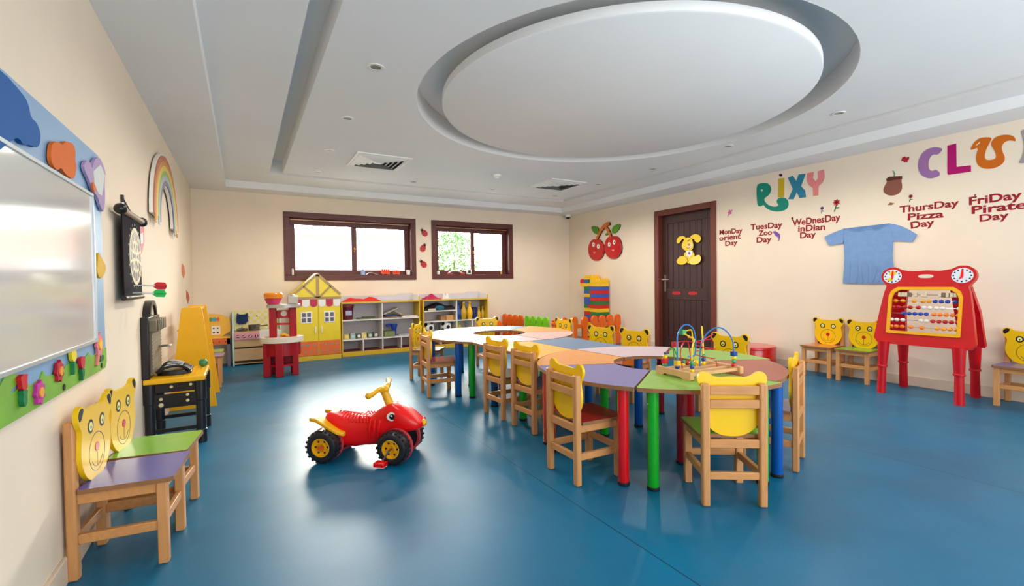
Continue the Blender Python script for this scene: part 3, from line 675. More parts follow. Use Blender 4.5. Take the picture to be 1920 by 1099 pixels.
q = MB(); q.loft([[(x, y0, 0), (x, y1, 0), (x, y1-.01, h), (x, y0+.01, h)] for x, y0, y1, h in ((-.10, -.05, .05, .015), (-.06, -.08, .09, .028), (.0, -.1, .11, .035), (.06, -.09, .10, .03), (.10, -.05, .06, .018))]); q.build('base', BP, t, bevel=.004)
for i in range(4):
    q = MB(); y = -.07+.045*i; q.tube(bezier([(-.10, y, .02), (-.05, y, .055+.006*i), (.03, y+.01, .062), (.10, y, .022)], 6), .011, 8); q.build('handle', BP, t)
    q = MB(); q.tube(bezier([(-.085, y, .043), (-.03, y, .070+.005*i), (.05, y+.01, .066)], 6), .004, 6); q.build('white_stripe', WHT, t)
t = thing('green_ball', 'small green knobbly ball on the far corner of the workbench', 'ball', (-.285, 4.36, .508))
q = MB(); q.ball((0, 0, 0), .03, 18, 12)
for k in range(16):
    a = k*2.4; z = 1-2*(k+.5)/16; r_ = math.sqrt(1-z*z); q.ball((.029*r_*math.cos(a), .029*r_*math.sin(a), .029*z), .006, 8, 4)
tag(q.build('knobbly_skin', mat('green_ball_plastic', (70, 140, 84), .4), t), None)

# ---------------------------------------------------------------- yellow tapered stand
AM = mat('amber_board', (244, 180, 6), .34, .5, vary=.03); t = thing('tapered_stand', 'tall yellow stand of two tapered boards by the left wall', 'stand', (-.42, 5.42, 0))
for y in (-.32, .31):
    q = MB(); q.prism(smooth_poly([(-.178, 0), (.184, 0), (.184, .012), (.088, .905), (.078, .915), (-.058, .915), (-.068, .905), (-.178, .012)], 0), y-.009, y+.009, Matrix(((1, 0, 0, 0), (0, 0, 1, 0), (0, 1, 0, 0), (0, 0, 0, 1)))); q.build('side_board', AM, t, bevel=.003)
q = MB(); q.box(-.05, .07, -.311, .301, .885, .905); q.build('top_bar', AM, t, bevel=.003)
q = MB(); q.box(-.17, -.14, -.311, .301, .03, .12); q.build('foot_rail', AM, t, bevel=.003)
q = MB()
for i in range(4): q.cyl((-.13+.012*i, -.311, .2+.17*i), (-.13+.012*i, .301, .2+.17*i), .011)
q.build('rungs', AM, t)

# ---------------------------------------------------------------- play desk with yellow arch back
t = thing('play_desk', 'small play desk with yellow arched back and orange apron in the left back corner', 'toy desk', (-.36, 7.64, 0))
OR = mat('orange_board', (236, 110, 44), .4); YD = mat('warm_yellow_board', (246, 192, 66), .4); GRP = mat('grey_violet_paint', (120, 118, 140), .45)
q = MB(); q.box(-.2, .185, -.13, .13, .39, .405); q.build('desk_top', YD, t, bevel=.003)
q = MB(); q.box(-.2, .185, -.125, -.108, .305, .39); q.build('apron', OR, t, bevel=.003)
for x in (-.185, .165):
    for y in (-.11, .11):
        q = MB(); q.box(x-.02, x+.02, y-.015, y+.015, 0, .39); q.build('leg', GRP, t, bevel=.003)
q = MB(); q.prism(smooth_poly([(-.2, .405), (.185, .405), (.185, .655), (.15, .66), (.09, .71), (-.09, .73), (-.16, .68), (-.2, .655)], 1), -.02, 0, Matrix(((1, 0, 0, 0), (0, 0, -1, .08), (0, 1, 0, 0), (0, 0, 0, 1)))); bk = q.build('arched_back', YD, t, bevel=.003)
Mf = Matrix(((1, 0, 0, 0), (0, 0, -1, .08), (0, 1, 0, 0), (0, 0, 0, 1)))
q = MB(); q.mat(0).disc(.0, .645, .028, .028, 0, .012, Mf); q.mat(1).disc(.045, .645, .016, .03, 0, .008, Mf); q.mat(2).disc(-.045, .645, .016, .03, 0, .008, Mf); q.build('spinner', [mat('sky_blue_paint', (70, 160, 200), .4), mat('coral_paint', (230, 90, 70), .4), mat('leaf_paint', (90, 160, 90), .4)], bk)
q = MB(); q.mat(0).prism([(-.04, .43), (.065, .43), (.065, .55), (-.04, .55)], .0, .012, Mf); q.mat(1)
for x, z in ((-.012, .46), (.035, .46), (-.012, .52), (.035, .52)): q.disc(x, z, .014, .013, .012, .0125, Mf, 10 if z < .5 else 4)
q.build('shape_sorter', [WHT, mat('dark_brown_paint', (70, 50, 40), .5)], bk)
q = MB()
for i in range(4): q.disc(-.08+.07*i, .345, .008, .008, .205, .209, Mf, 10)
q.build('apron_dots', mat('dark_brown_paint', (70, 50, 40), .5), t)

# ---------------------------------------------------------------- wooden play kitchen
KW = mat('birch_board', (206, 172, 128), .45, vary=.12, scale=5, stretch=(1.5, 6, 6)); MINT = mat('mint_edge_paint', (190, 224, 214), .4); PINK = mat('pink_paint', (232, 156, 178), .4)
t = thing('play_kitchen', 'wooden play kitchen with pink hob panel and checked splashback on the back wall', 'toy kitchen', (.16, 7.62, 0))
q = MB(); q.prism([(-.165, 0), (.16, 0), (.16, .75), (.06, .75), (.04, .70), (.03, .5), (-.165, .47)], -.305, -.288, Matrix(((0, 0, 1, 0), (1, 0, 0, 0), (0, 1, 0, 0), (0, 0, 0, 1)))); q.build('side_panel', MINT, t, bevel=.002)
q = MB(); q.prism([(-.165, 0), (.16, 0), (.16, .75), (.06, .75), (.04, .70), (.03, .5), (-.165, .47)], .288, .305, Matrix(((0, 0, 1, 0), (1, 0, 0, 0), (0, 1, 0, 0), (0, 0, 0, 1)))); q.build('side_panel', MINT, t, bevel=.002)
def checker(name, a, b_, sc_):
    m = mat(name, a, .4); nt = m.node_tree; N, L = nt.nodes, nt.links; c = N.new('ShaderNodeTexChecker'); c.inputs['Scale'].default_value = sc_
    c.inputs['Color1'].default_value = (*lin(a), 1); c.inputs['Color2'].default_value = (*lin(b_), 1); tt = N.new('ShaderNodeTexCoord'); L.new(tt.outputs['Object'], c.inputs['Vector']); L.new(c.outputs[0], N['Principled BSDF'].inputs['Base Color']); return m
q = MB(); q.box(-.288, .288, .135, .15, .472, .755); q.build('splashback', checker('yellow_check_board', (238, 226, 130), (236, 232, 206), 21.3), t, bevel=.004)
q = MB(); q.box(-.288, .288, -.16, .135, .455, .472); q.build('worktop', KW, t, bevel=.002)
q = MB(); q.box(-.288, .02, -.165, -.15, .36, .455); hp = q.build('hob_panel', PINK, t, bevel=.003)
q = MB(); q.box(.02, .288, -.166, -.15, .38, .476); q.build('sink_front', WHT, t, bevel=.004)
q = MB(); q.box(.04, .27, -.14, .1, .466, .478); q.build('sink', WHT, t, bevel=.004)
for i in range(4):
    q = MB(); Mk = Matrix.Translation((-.24+.075*i, -.165, .408)) @ Matrix.Rotation(PI/2, 4, 'X'); q.lathe([(.021, 0), (.021, .008), (.016, .012)], 18, Mk); k_ = q.build('knob', mat('brown_knob', (120, 80, 60), .4), hp)
    q = MB(); q.box(-.019, .019, -.005, .005, .011, .020, Mk @ Matrix.Rotation(.5*i, 4, 'Z')); q.build('knob_bar', WHT, k_, bevel=.001)
q = MB(); q.box(-.288, .288, -.15, -.138, .255, .36); q.build('drawer_front', KW, t, bevel=.003)
q = MB(); q.box(-.288, .288, -.16, -.148, .07, .235); q.build('oven_door', KW, t, bevel=.003)
q = MB(); q.box(-.288, .288, -.14, .14, .02, .035); q.box(-.288, .288, .13, .14, .035, .45); q.build('carcass', KW, t, smooth=0)
q = MB(); q.box(.07, .12, -.166, -.15, .20, .245); q.build('latch', WHT, t, bevel=.003)
for x, z in ((-.1, .66), (0, .665)):
    q = MB(); q.disc(x, z, .008, .008, .0, .01, Matrix(((1, 0, 0, 0), (0, 0, -1, .135), (0, 1, 0, 0), (0, 0, 0, 1)))); q.build('peg', BLK, t)
t = thing('oven_mitt', 'navy cat-eared oven mitt hanging on the checked splashback', 'oven mitt', (-.02, 7.745, .64))
q = MB(); q.prism(smooth_poly([(-.08, -.09), (.07, -.07), (.065, .05), (.06, .085), (.04, .06), (-.04, .055), (-.065, .085), (-.075, .045)], 1), 0, .018, Matrix(((1, 0, 0, 0), (0, 0, -1, 0), (0, 1, 0, 0), (0, 0, 0, 1)))); q.build('mitt', mat('navy_cloth', (14, 44, 96), .8, vary=.1, scale=40, bump=.2), t, bevel=.006)
PANM = mat('grey_enamel_pan', (120, 116, 110), .3, .5, metal=.7)
t = thing('toy_pan', 'shallow dark toy pan on the left ring of the play kitchen', 'toy pan', (-.03, 7.56, .473)); q = MB(); q.lathe([(.055, 0), (.066, .006), (.072, .03), (.070, .032), (.062, .01), (0, .008)], 24); q.build('bowl', PANM, t); q = MB(); q.tube([(.0, -.06, .026), (.02, -.12, .036)], .007); q.build('handle', BLK, t)
q = MB(); q.lathe([(.060, .03), (.04, .042), (.0, .046)], 20); q.ball((0, 0, .05), .01); q.build('lid', PANM, t)
t = thing('toy_pan', 'deep grey toy saucepan on the play kitchen, right of the shallow pan', 'toy pan', (.12, 7.60, .473)); q = MB(); q.lathe([(.062, 0), (.068, .004), (.076, .075), (.078, .08), (.072, .076), (.064, .008), (0, .006)], 24); q.build('bowl', PANM, t); q = MB(); q.tube([(.07, -.02, .06), (.17, -.06, .066)], .007); q.build('handle', BLK, t)

# ---------------------------------------------------------------- red play kitchen island
RDK = mat('dark_red_plastic', (172, 14, 30), .3, .5, vary=.06); SILV = mat('silver_plastic', (186, 184, 180), .35, metal=.3); CRM = mat('cream_plastic', (236, 226, 206), .35)
t = thing('play_kitchen_island', 'dark red toy kitchen island with oval cream counter and tower', 'toy kitchen', (.40, 6.42, 0), math.radians(-8))
q = MB(); ov = [(.245*math.cos(2*PI*i/40), .20*math.sin(2*PI*i/40)) for i in range(40)]; q.prism(ov, .41, .475); q.build('counter', CRM, t, bevel=.012)
q = MB(); q.prism([(x*.8, y*.8) for x, y in ov], .475, .479); q.build('counter_inlay', mat('rose_inlay', (206, 150, 130), .4), t)
for x, y, w in ((-.16, -.08, .07), (-.02, -.165, .075), (.15, -.08, .06), (.12, .12, .06), (-.12, .12, .06)):
    q = MB(); q.box(x-w*.6, x+w*.6, y-.03, y+.03, 0, .41); q.build('leg', RDK, t, bevel=.008)
q = MB()
for z in (.12, .33): q.prism([(x*.78, y*.78) for x, y in ov], z, z+.022)
q.build('shelves', RDK, t, bevel=.004)
q = MB(); q.ring([(x*.86, y*.86) for x, y in ov], [(x*.78, y*.78) for x, y in ov], .25, .411); q.build('apron', RDK, t)
q = MB(); q.box(-.17, .16, .02, .035, .14, .41); q.build('back_panel', RDK, t, bevel=.004)
for x, y in ((-.09, -.05), (.13, -.03)):
    q = MB(); q.box(x-.04, x+.04, y-.05, y+.05, .475, .835); q.build('tower_post', RDK, t, bevel=.012)
q = MB(); q.prism([(.03+.19*math.cos(2*PI*i/40), .15*math.sin(2*PI*i/40)-.03) for i in range(40)], .835, .875); q.build('tower_shelf', SILV, t, bevel=.010)
q = MB(); q.box(-.06, .10, -.03, .0, .62, .645); q.box(-.05, .09, -.02, .03, .70, .8); q.build('tower_rail', mat('crimson_plastic', (214, 30, 60), .3), t, bevel=.005)
q = MB(); q.disc(.03, .76, .035, .035, .03, .034, Matrix(((1, 0, 0, 0), (0, 0, -1, 0), (0, 1, 0, 0), (0, 0, 0, 1)))); q.build('round_dial', CRM, t)
q = MB(); q.ball((.02, -.04, .50), .035, sz=.6); q.ball((.06, -.10, .495), .022, sz=.7); q.build('toy_food', YB2, t)
q = MB(); q.box(.075, .19, -.06, .07, .875, .975); q.cyl((.13, 0, .97), (.13, 0, .995), .03); q.build('coffee_maker', mat('grey_machine', (190, 184, 178), .35, metal=.3), t, bevel=.02)
t = thing('bowl_stack', 'translucent pink and orange plastic bowl on top of the red toy kitchen', 'bowl', (.315, 6.40, .876))
q = MB(); q.lathe([(.055, 0), (.07, .006), (.100, .068), (.104, .072), (.098, .069), (.066, .012), (0, .010)], 28); q.build('pink_bowl', mat('pink_clear_plastic', (246, 70, 120), .2, trans=.25), t)
q = MB(); q.lathe([(.085, .072), (.102, .076), (.106, .125), (.09, .142), (.0, .138)], 28); q.build('orange_lid', mat('orange_clear_plastic', (252, 150, 30), .2, trans=.2), t)
# ---------------------------------------------------------------- yellow house cabinet
LEM = mat('lemon_board', (238, 212, 10), .35, .5, vary=.03); GOLD = mat('gold_board', (222, 182, 40), .4, vary=.05); TAN = mat('tan_timber_paint', (176, 146, 98), .45, vary=.1); CRIM = mat('crimson_awning', (190, 14, 66), .4)
FR_ = Matrix(((1, 0, 0, 0), (0, 0, -1, 0), (0, 1, 0, 0), (0, 0, 0, 1)))           # front-facing panels: x right, y up, z out
def front(y): return Matrix(((1, 0, 0, 0), (0, 0, -1, y), (0, 1, 0, 0), (0, 0, 0, 1)))
t = thing('house_cabinet', 'yellow cupboard shaped like a gabled house with red and white awning', 'cabinet', (.945, 7.57, 0))
q = MB(); q.box(-.325, .315, -.19, .2, .07, .90); q.build('body', GOLD, t, bevel=.003)
q = MB(); q.box(-.325, .315, -.205, -.19, 0, .07); q.box(-.325, -.30, -.19, .2, 0, .07); q.box(.29, .315, -.19, .2, 0, .07); q.build('plinth', GOLD, t, bevel=.002)
q = MB(); q.prism([(-.345, .90), (.325, .90), (.325, .985), (0, 1.285), (-.345, .985)], -.2, .205, front(0)); gb = q.build('gable', LEM, t, bevel=.004)
q = MB(); y0 = .205
def beam(a, b_, w=.028):
    a, b_ = Vector(a), Vector(b_); d = (b_-a).normalized(); n_ = Vector((-d.y, d.x))*w/2; q.prism([tuple(a+n_), tuple(a-n_), tuple(b_-n_), tuple(b_+n_)], y0, y0+.006, front(0))
beam((-.345, .918), (.325, .918), .036); beam((-.335, .965), (0, 1.268), .036); beam((.315, .965), (0, 1.268), .036); beam((0, .92), (0, 1.26), .042); beam((-.19, 1.09), (-.02, .93)); beam((.18, 1.09), (.02, .93))
q.build('half_timbering', TAN, gb)
for k, (x0, x1) in enumerate(((-.318, -.003), (.003, .308))):
    q = MB(); q.box(x0, x1, -.206, -.19, .075, .895); d = q.build('door', LEM, t, bevel=.002)
    q = MB(); q.box(x0+.004, x1-.004, -.2085, -.206, .078, .285); q.build('brick_base', OR, d)
    q = MB(); rr = random.Random(k+3)
    for i in range(7): q.disc(x0+.05+.04*i+rr.uniform(-.01, .01), .13+.10*(i % 2), rr.uniform(.012, .03), .014, .2084, .2095, front(0), 14)
    q.build('painted_stones', mat('painted_stone_grey', (150, 150, 124), .5), d)
    xm = (x0+x1)/2; q = MB(); q.box(xm-.075, xm+.075, -.211, -.206, .55, .72); w_ = q.build('window_frame', WHT, d, bevel=.002)
    q = MB()
    for ix in (-1, 1):
        for iz in (0, 1): q.box(xm+ix*.035-.025, xm+ix*.035+.025, -.2125, -.211, .567+iz*.075, .625+iz*.075)
    q.build('panes', mat('painted_pane', (90, 84, 100), .3), w_)
    xh = x1-.04 if k == 0 else x0+.04; q = MB(); q.box(xh-.008, xh+.008, -.222, -.206, .40, .50); q.build('handle', WHT, d, bevel=.004)
    q = MB()
    for i in range(3):
        xs = x0+.002+i*.1035; pts = [(xs, .895), (xs, .83)] + [(xs+.05+.05*math.cos(PI+PI*j/8), .83-.045*math.sin(PI*j/8)) for j in range(1, 8)] + [(xs+.10, .83), (xs+.10, .895)]
        q.mat((i+k*3) % 2); q.prism(pts, .206, .2115, front(0))
    q.build('awning', [CRIM, WHT], d)

# ---------------------------------------------------------------- open shelf units
SHW = mat('grey_white_melamine', (206, 200, 204), .4, vary=.02); SHIN = mat('maroon_shelf_liner', (110, 42, 56), .6); SEDGE = mat('white_shelf_edge', (236, 230, 222), .4)
def shelf_unit(label, x0, x1, front_y, spec):
    cx, cy = (x0+x1)/2, (front_y+YB-.02)/2; t = thing('shelf_unit', label, 'shelf', (cx, cy, 0), group='low open shelf units'); w, dp = (x1-x0)/2, (YB-.02-front_y)/2
    for s in (-1, 1):
        q = MB(); q.box(s*w-(.018 if s > 0 else 0), s*w+(0 if s > 0 else .018), -dp, dp, 0, .835 if s < 0 else .905); q.build('side_panel', GOLD, t, bevel=.002)
    q = MB(); q.box(-w+.018, w-.018, -dp+.002, dp, .817, .838); q.build('top_panel', SHW, t, bevel=.002)
    q = MB(); q.box(-w, w, -dp-.004, -dp+.002, .815, .84); q.build('top_edge', GOLD, t)
    q = MB(); q.box(-w+.018, w-.018, dp-.012, dp, .07, .817); q.build('back_panel', SHW, t, smooth=0)
    q = MB(); q.prism([(-w+.02, .838), (w-.018, .838), (w-.018, .95), (w-.25, .95), (w-.34, .925), (-w+.02, .925)], -dp+.0, -dp+.014, front(0)); q.build('upstand', SHW, t, bevel=.002)
    q = MB(); q.box(w-.14, w-.018, -dp+.01, -dp+.03, .838, .93) if 0 else q.box(w-.03, w-.018, -dp+.02, dp-.014, .838, .93); q.build('end_upstand', WHT, t, bevel=.002)
    q = MB(); q.box(-w, w, -dp-.002, -dp+.02, 0, .07); q.build('plinth', GOLD, t, bevel=.002)
    q = MB(); q.box(-w+.018, w-.018, -dp+.004, dp-.012, .06, .074); q.build('shelf_board', SHIN, t)
    for a, b_, z in spec['boards']:
        q = MB(); q.box(-w+.018+a*(2*w-.036), -w+.018+b_*(2*w-.036), -dp+.003, dp-.012, z-.009, z+.009); q.build('shelf_board', SEDGE, t, bevel=.001)
    for a, z0, z1 in spec['uprights']:
        x = -w+.018+a*(2*w-.036); q = MB(); q.box(x-.009, x+.009, -dp+.004, dp-.012, z0, z1); q.build('divider', SEDGE, t, bevel=.001)
    return t
SP1 = dict(boards=[(0, 1, .552), (0, 1, .25)], uprights=[(.5, .07, .817), (.25, .07, .242), (.75, .07, .242)])
SP2 = dict(boards=[(0, .5, .64), (0, 1, .462), (0, 1, .25)], uprights=[(.5, .07, .817), (.25, .07, .242), (.75, .25, .453)])
shelf_unit('low yellow edged shelf unit beside the house cabinet, below the left window', 1.285, 2.53, 7.45, SP1)
shelf_unit('low yellow edged shelf unit below the right window, holding bowling pins', 2.585, 3.80, 7.46, SP2)
def cloth(name, label, cat, x, y, z, w, d, h, m, seed, stripe=None):
    rr = random.Random(seed); n = 14; vs = []; fs = []; off = [rr.uniform(0, 6) for _ in range(6)]
    def hh(i, j):
        a, b_ = i/n*2-1, j/n*2-1; e = max(0, 1-abs(a)**3)*max(0, 1-abs(b_)**3)
        return h*e**.5*(.45+.3*math.sin(3.1*a+off[0])*math.cos(2.3*b_+off[1])+.25*math.sin(7*a+off[2]+2*b_))
    for i in range(n+1):
        for j in range(n+1): vs.append((w*(i/n-.5)*(1+.08*math.sin(j+off[3])), d*(j/n-.5)*(1+.08*math.sin(i+off[4])), max(.004, hh(i, j))))
    k = len(vs); vs += [(p[0], p[1], 0) for p in vs]
    for i in range(n):
        for j in range(n):
            a = i*(n+1)+j; fs.append((a, a+n+1, a+n+2, a+1)); fs.append((k+a, k+a+1, k+a+n+2, k+a+n+1))
    ed = [i*(n+1) for i in range(n+1)]+[n*(n+1)+j for j in range(1, n+1)]+[i*(n+1)+n for i in range(n-1, -1, -1)]+[j for j in range(n-1, 0, -1)]
    for i in range(len(ed)): a, b_ = ed[i], ed[(i+1) % len(ed)]; fs.append((b_, a, k+a, k+b_))
    q = MB(); q.add(vs, fs); o = q.build(name, m, smooth=80, loc=(x, y, z)); return tag(o, label, cat)
cloth('folded_cloth', 'crumpled red cloth lying on top of the left shelf unit', 'cloth', 1.62, 7.60, .84, .55, .22, .085, mat('red_cloth', (214, 40, 34), .8, bump=.3), 5)
cloth('fabric_bag', 'crumpled dark pink bag on top of the right shelf unit', 'bag', 2.78, 7.60, .84, .30, .2, .10, mat('pink_bag_cloth', (190, 20, 90), .6, vary=.2, bump=.3), 8)
cloth('plastic_bag', 'crumpled white bag lying against the pink one on the right shelf unit', 'bag', 3.03, 7.60, .84, .16, .2, .15, mat('white_bag_plastic', (232, 218, 220), .35, vary=.15, scale=30, bump=.3), 9)
# shelf contents, left unit
t = thing('bucket', 'dark red plastic bucket on the upper left shelf', 'bucket', (1.395, 7.58, .562)); q = MB(); q.lathe([(.075, 0), (.095, .2)], 28); q.build('body', mat('maroon_bucket', (92, 20, 40), .35), t)
q = MB(); q.lathe([(.096, .2), (.104, .205), (.104, .228), (.0, .232)], 28); q.build('lid', mat('maroon_lid', (150, 26, 50), .35), t)
q = MB(); q.box(-.04, .05, -.093, -.088, .07, .14); q.build('label_panel', mat('pale_print', (170, 170, 200), .4), t)
def slab(name, label, cat, x, y, z, w, d, h, m, rz=0, tilt=0, group=None):
    q = MB(); q.box(-w/2, w/2, -d/2, d/2, 0, h); o = q.build(name, m, bevel=min(.003, h/4)); o.location = (x, y, z); o.rotation_euler = (0, tilt, rz); return tag(o, label, cat, group)
GRN = mat('olive_mat', (112, 112, 84), .7, vary=.3, scale=30)
slab('puzzle_mat', 'thin dark puzzle lying flat on the upper left shelf beside the bucket', 'puzzle', 1.70, 7.58, .562, .30, .2, .016, GRN, .1)
slab('puzzle_mat', 'smaller puzzle laid on top of the flat puzzle on the upper shelf', 'puzzle', 1.72, 7.58, .579, .20, .15, .012, mat('dark_puzzle', (80, 76, 70), .6, vary=.3, scale=40), -.2)
BK = [('picture_book', 'brown picture book lying at the bottom of the upper right pile', 2.05, .562, .30, .2, .018, (150, 110, 80), 0, 0), ('picture_book', 'white picture book lying flat at the right end of the upper shelf', 2.36, .562, .27, .19, .022, (226, 214, 204), .1, 0),
      ('picture_book', 'dark blue book in the middle of the upper right pile', 2.07, .582, .26, .18, .025, (40, 60, 96), .2, 0), ('picture_book', 'grey book leaning across the top of the upper right pile', 2.06, .665, .27, .18, .014, (186, 180, 170), .1, -.38),
      ('picture_book', 'khaki book slanting on the right of the upper right pile', 2.20, .625, .17, .18, .02, (164, 152, 110), -.2, .5)]
for n_, lab, x, z, w, d, h, c, rz, ti in BK: slab(n_, lab, 'book', x, 7.58, z, w, d, h, mat('book_%d_%d_%d' % c, c, .5, vary=.2, scale=25), rz, ti, 'picture books on the left shelf unit')
BLKC = [((206, 190, 120), 'tan'), ((150, 180, 176), 'pale teal'), ((90, 110, 100), 'dark green'), ((214, 200, 140), 'yellowish'), ((110, 120, 96), 'olive'), ((100, 108, 110), 'slate grey')]
for i, (c, nm) in enumerate(BLKC):
    x = 1.375+i*.088; o = thing('picture_block', nm+' picture block on the lower shelf, '+('first', 'second', 'third', 'fourth', 'fifth', 'last')[i]+' from the house cabinet', 'toy block', (x, 7.56, .260), .12*(i % 3-1), 'row of picture blocks')
    q = MB(); q.box(-.038, .038, -.038, .038, 0, .078 + .01*(i % 2)); q.build('block_body', mat('block_%d' % i, c, .5, vary=.35, scale=50), o, bevel=.004)
    q = MB(); q.disc(0, .04, .024, .024, .0382, .0392, FR_, 14); q.build('picture', mat('block_picture_%d' % (i % 3), ((236, 214, 120), (190, 214, 214), (240, 230, 214))[i % 3], .5), o)
slab('storage_box', 'flat olive green box on the middle right shelf', 'box', 2.03, 7.58, .260, .17, .18, .085, mat('olive_box', (120, 132, 84), .5, vary=.2))
t = thing('toy_watering_can', 'blue plastic toy can standing behind the olive box', 'toy', (2.13, 7.60, .260)); q = MB(); q.lathe([(.035, 0), (.04, .11), (.06, .19), (.058, .195), (.038, .12), (0, .11)], 20); BLP = mat('blue_plastic', (20, 66, 176), .3); q.build('body', BLP, t)
q = MB(); q.tube(bezier([(-.05, 0, .17), (-.12, -.02, .16), (-.13, -.03, .19), (-.05, 0, .195)], 5), .011); q.build('handle', BLP, t)
slab('paper_stack', 'loose stack of pale papers on the middle right shelf', 'papers', 2.35, 7.58, .260, .30, .2, .02, mat('pale_paper', (196, 200, 206), .7, vary=.1, scale=30), -.1)
slab('paper_stack', 'folded sheet leaning on the pale papers of the middle right shelf', 'papers', 2.33, 7.57, .282, .2, .16, .008, mat('grey_paper', (160, 168, 176), .7, vary=.1, scale=30), .3)
# shelf contents, right unit
q = MB(); pr = [(-.27, 0), (-.27, .05), (-.18, .075), (-.08, .125), (-.02, .135), (.06, .115), (.14, .07), (.29, .075), (.29, 0)]
q.loft([[(x*s, y, z*(1-.12*abs(k-2))) for x, z in smooth_poly(pr, 1)] for k, (y, s) in enumerate(((-.09, 1), (-.05, 1.0), (0, 1), (.05, 1), (.09, .98)))])
tag(q.build('folded_bag', mat('black_cloth', (26, 22, 24), .8, bump=.2), loc=(2.90, 7.62, .649), smooth=60), 'black humped fabric bag on the upper left shelf of the right unit', 'bag')
t = thing('teal_cushion', 'round teal cushion in front of the black bag', 'cushion', (2.89, 7.492, .650)); q = MB(); q.ball((0, 0, .042), .085, 22, 12, sx=1, sy=.3, sz=.5); q.build('cushion_body', mat('teal_cloth', (16, 96, 118), .7, bump=.1), t)
slab('small_box', 'small cream box in front of the black bag', 'box', 2.75, 7.485, .650, .13, .03, .035, mat('cream_card', (222, 202, 178), .6))
slab('cardboard_box', 'brown cardboard box on the second shelf of the right unit', 'box', 3.05, 7.60, .471, .26, .16, .092, mat('cardboard', (168, 124, 88), .7, vary=.08))
slab('cardboard_box', 'small tan box standing at the right of the brown box', 'box', 3.07, 7.50, .471, .12, .03, .085, mat('tan_card', (206, 160, 96), .7, vary=.08))
PINP = [(.036, 0), (.040, .01), (.052, .07), (.056, .11), (.046, .17), (.026, .225), (.022, .25), (.028, .285), (.028, .305), (.018, .32), (0, .324)]
def pin(name, label, x, y, z, s, c):
    t = thing(name, label, 'bowling pin', (x, y, z), group='toy bowling pins'); q = MB(); q.lathe([(r*s, h*s) for r, h in PINP], 24); q.build('pin_body', mat('pin_%d_%d_%d' % c, c, .3, coat=.3), t)
    q = MB(); q.lathe([(.0295*s, .272*s), (.0305*s, .276*s), (.0305*s, .29*s), (.0295*s, .294*s)], 24); q.build('neck_band', mat('pin_band_%d_%d_%d' % c, tuple(int(v*.75) for v in c), .3), t)
pin('bowling_pin', 'tall blue toy bowling pin, leftmost of the row', 3.245, 7.53, .471, 1.0, (24, 62, 150)); pin('bowling_pin', 'slim gold bowling pin just right of the leftmost blue one', 3.335, 7.50, .471, .98, (206, 166, 40))
pin('bowling_pin', 'navy bowling pin standing behind the two gold ones', 3.385, 7.64, .471, 1.0, (22, 30, 84)); pin('bowling_pin', 'fat bright yellow bowling pin in the middle of the row', 3.455, 7.51, .471, 1.0, (246, 186, 24))
pin('bowling_pin', 'small yellow bowling pin right of the blue pot', 3.66, 7.56, .471, .66, (220, 176, 40)); pin('bowling_pin', 'small yellow bowling pin at the right end of the row', 3.745, 7.58, .471, .68, (206, 164, 40))
t = thing('toy_pot', 'navy blue toy pot on the shelf between the bowling pins', 'pot', (3.575, 7.58, .471)); q = MB(); q.lathe([(.045, 0), (.055, .02), (.062, .11), (.052, .19), (.056, .205), (.05, .205), (.04, .03), (0, .02)], 24); q.build('pot_body', mat('navy_glaze', (24, 44, 104), .25), t)
def football(x, lab):
    t = thing('football', lab, 'ball', (x, 7.58, .361), .6, 'black and white footballs'); q = MB(); q.ball((0, 0, 0), .1, 28, 18); q.build('ball_skin', WHT, t); q = MB(); g = (1+5**.5)/2
    for vx in [(0, a, b_*g) for a in (-1, 1) for b_ in (-1, 1)]+[(a, b_*g, 0) for a in (-1, 1) for b_ in (-1, 1)]+[(a*g, 0, b_) for a in (-1, 1) for b_ in (-1, 1)]:
        d = Vector(vx).normalized(); q.disc(0, 0, .036, .036, .0925, .1005, d.to_track_quat('Z', 'Y').to_matrix().to_4x4(), 5)
    q.build('black_patches', BLK, t)
football(2.72, 'black and white football on the low shelf behind the left bear chairs'); football(3.03, 'black and white football on the low shelf right of the bear face')
t = thing('pineapple_toy', 'green topped yellow toy bottle in the low middle pigeonhole', 'toy', (3.25, 7.53, .261)); q = MB(); q.lathe([(.035, 0), (.048, .03), (.05, .09), (.03, .13), (.02, .135)], 20); q.build('fruit', mat('ochre_plastic', (206, 160, 50), .4), t); q = MB(); q.lathe([(.034, .12), (.04, .14), (.03, .17), (.0, .185)], 16); q.build('crown', mat('green_plastic', (110, 170, 60), .4), t)

# things along the two window sills
def sill(name, label, cat, i, x, build, group=None):
    z = WIN[i][2]+.0855; t = thing(name, label, cat, (x, YB+.03, z), group=group); build(t); return t
def can(t, r=.03, h=.085, c=(150, 180, 214), cap=(240, 240, 240)):
    q = MB(); q.lathe([(r, 0), (r, h*.8), (r*.5, h*.9)], 18); q.build('body', mat('can_%d_%d_%d' % c, c, .35), t); q = MB(); q.lathe([(r*.5, h*.9), (r*.5, h), (0, h)], 14); q.build('cap', mat('cap_%d_%d_%d' % cap, cap, .35), t)
sill('small_bottle', 'small white bottle at the left end of the left window sill', 'bottle', 0, .655, lambda t: can(t, .018, .10, (226, 222, 216)))
sill('small_jar', 'small pale blue jar on the left window sill left of the orange toys', 'jar', 0, 1.70, lambda t: can(t, .034, .10, (150, 184, 222)))
def paper(t):
    q = MB(); q.loft([[(x, -.035, z), (x, .03, z), (x, .03, z+.004), (x, -.035, z+.004)] for x, z in ((-.08, 0), (-.04, .03), (0, .035), (.05, .02), (.10, 0))]); q.build('sheet', WHT, t)
sill('paper_hat', 'curled white paper on the left window sill', 'paper', 0, 1.83, paper)
ORT = mat('vermilion_plastic', (232, 84, 40), .35)
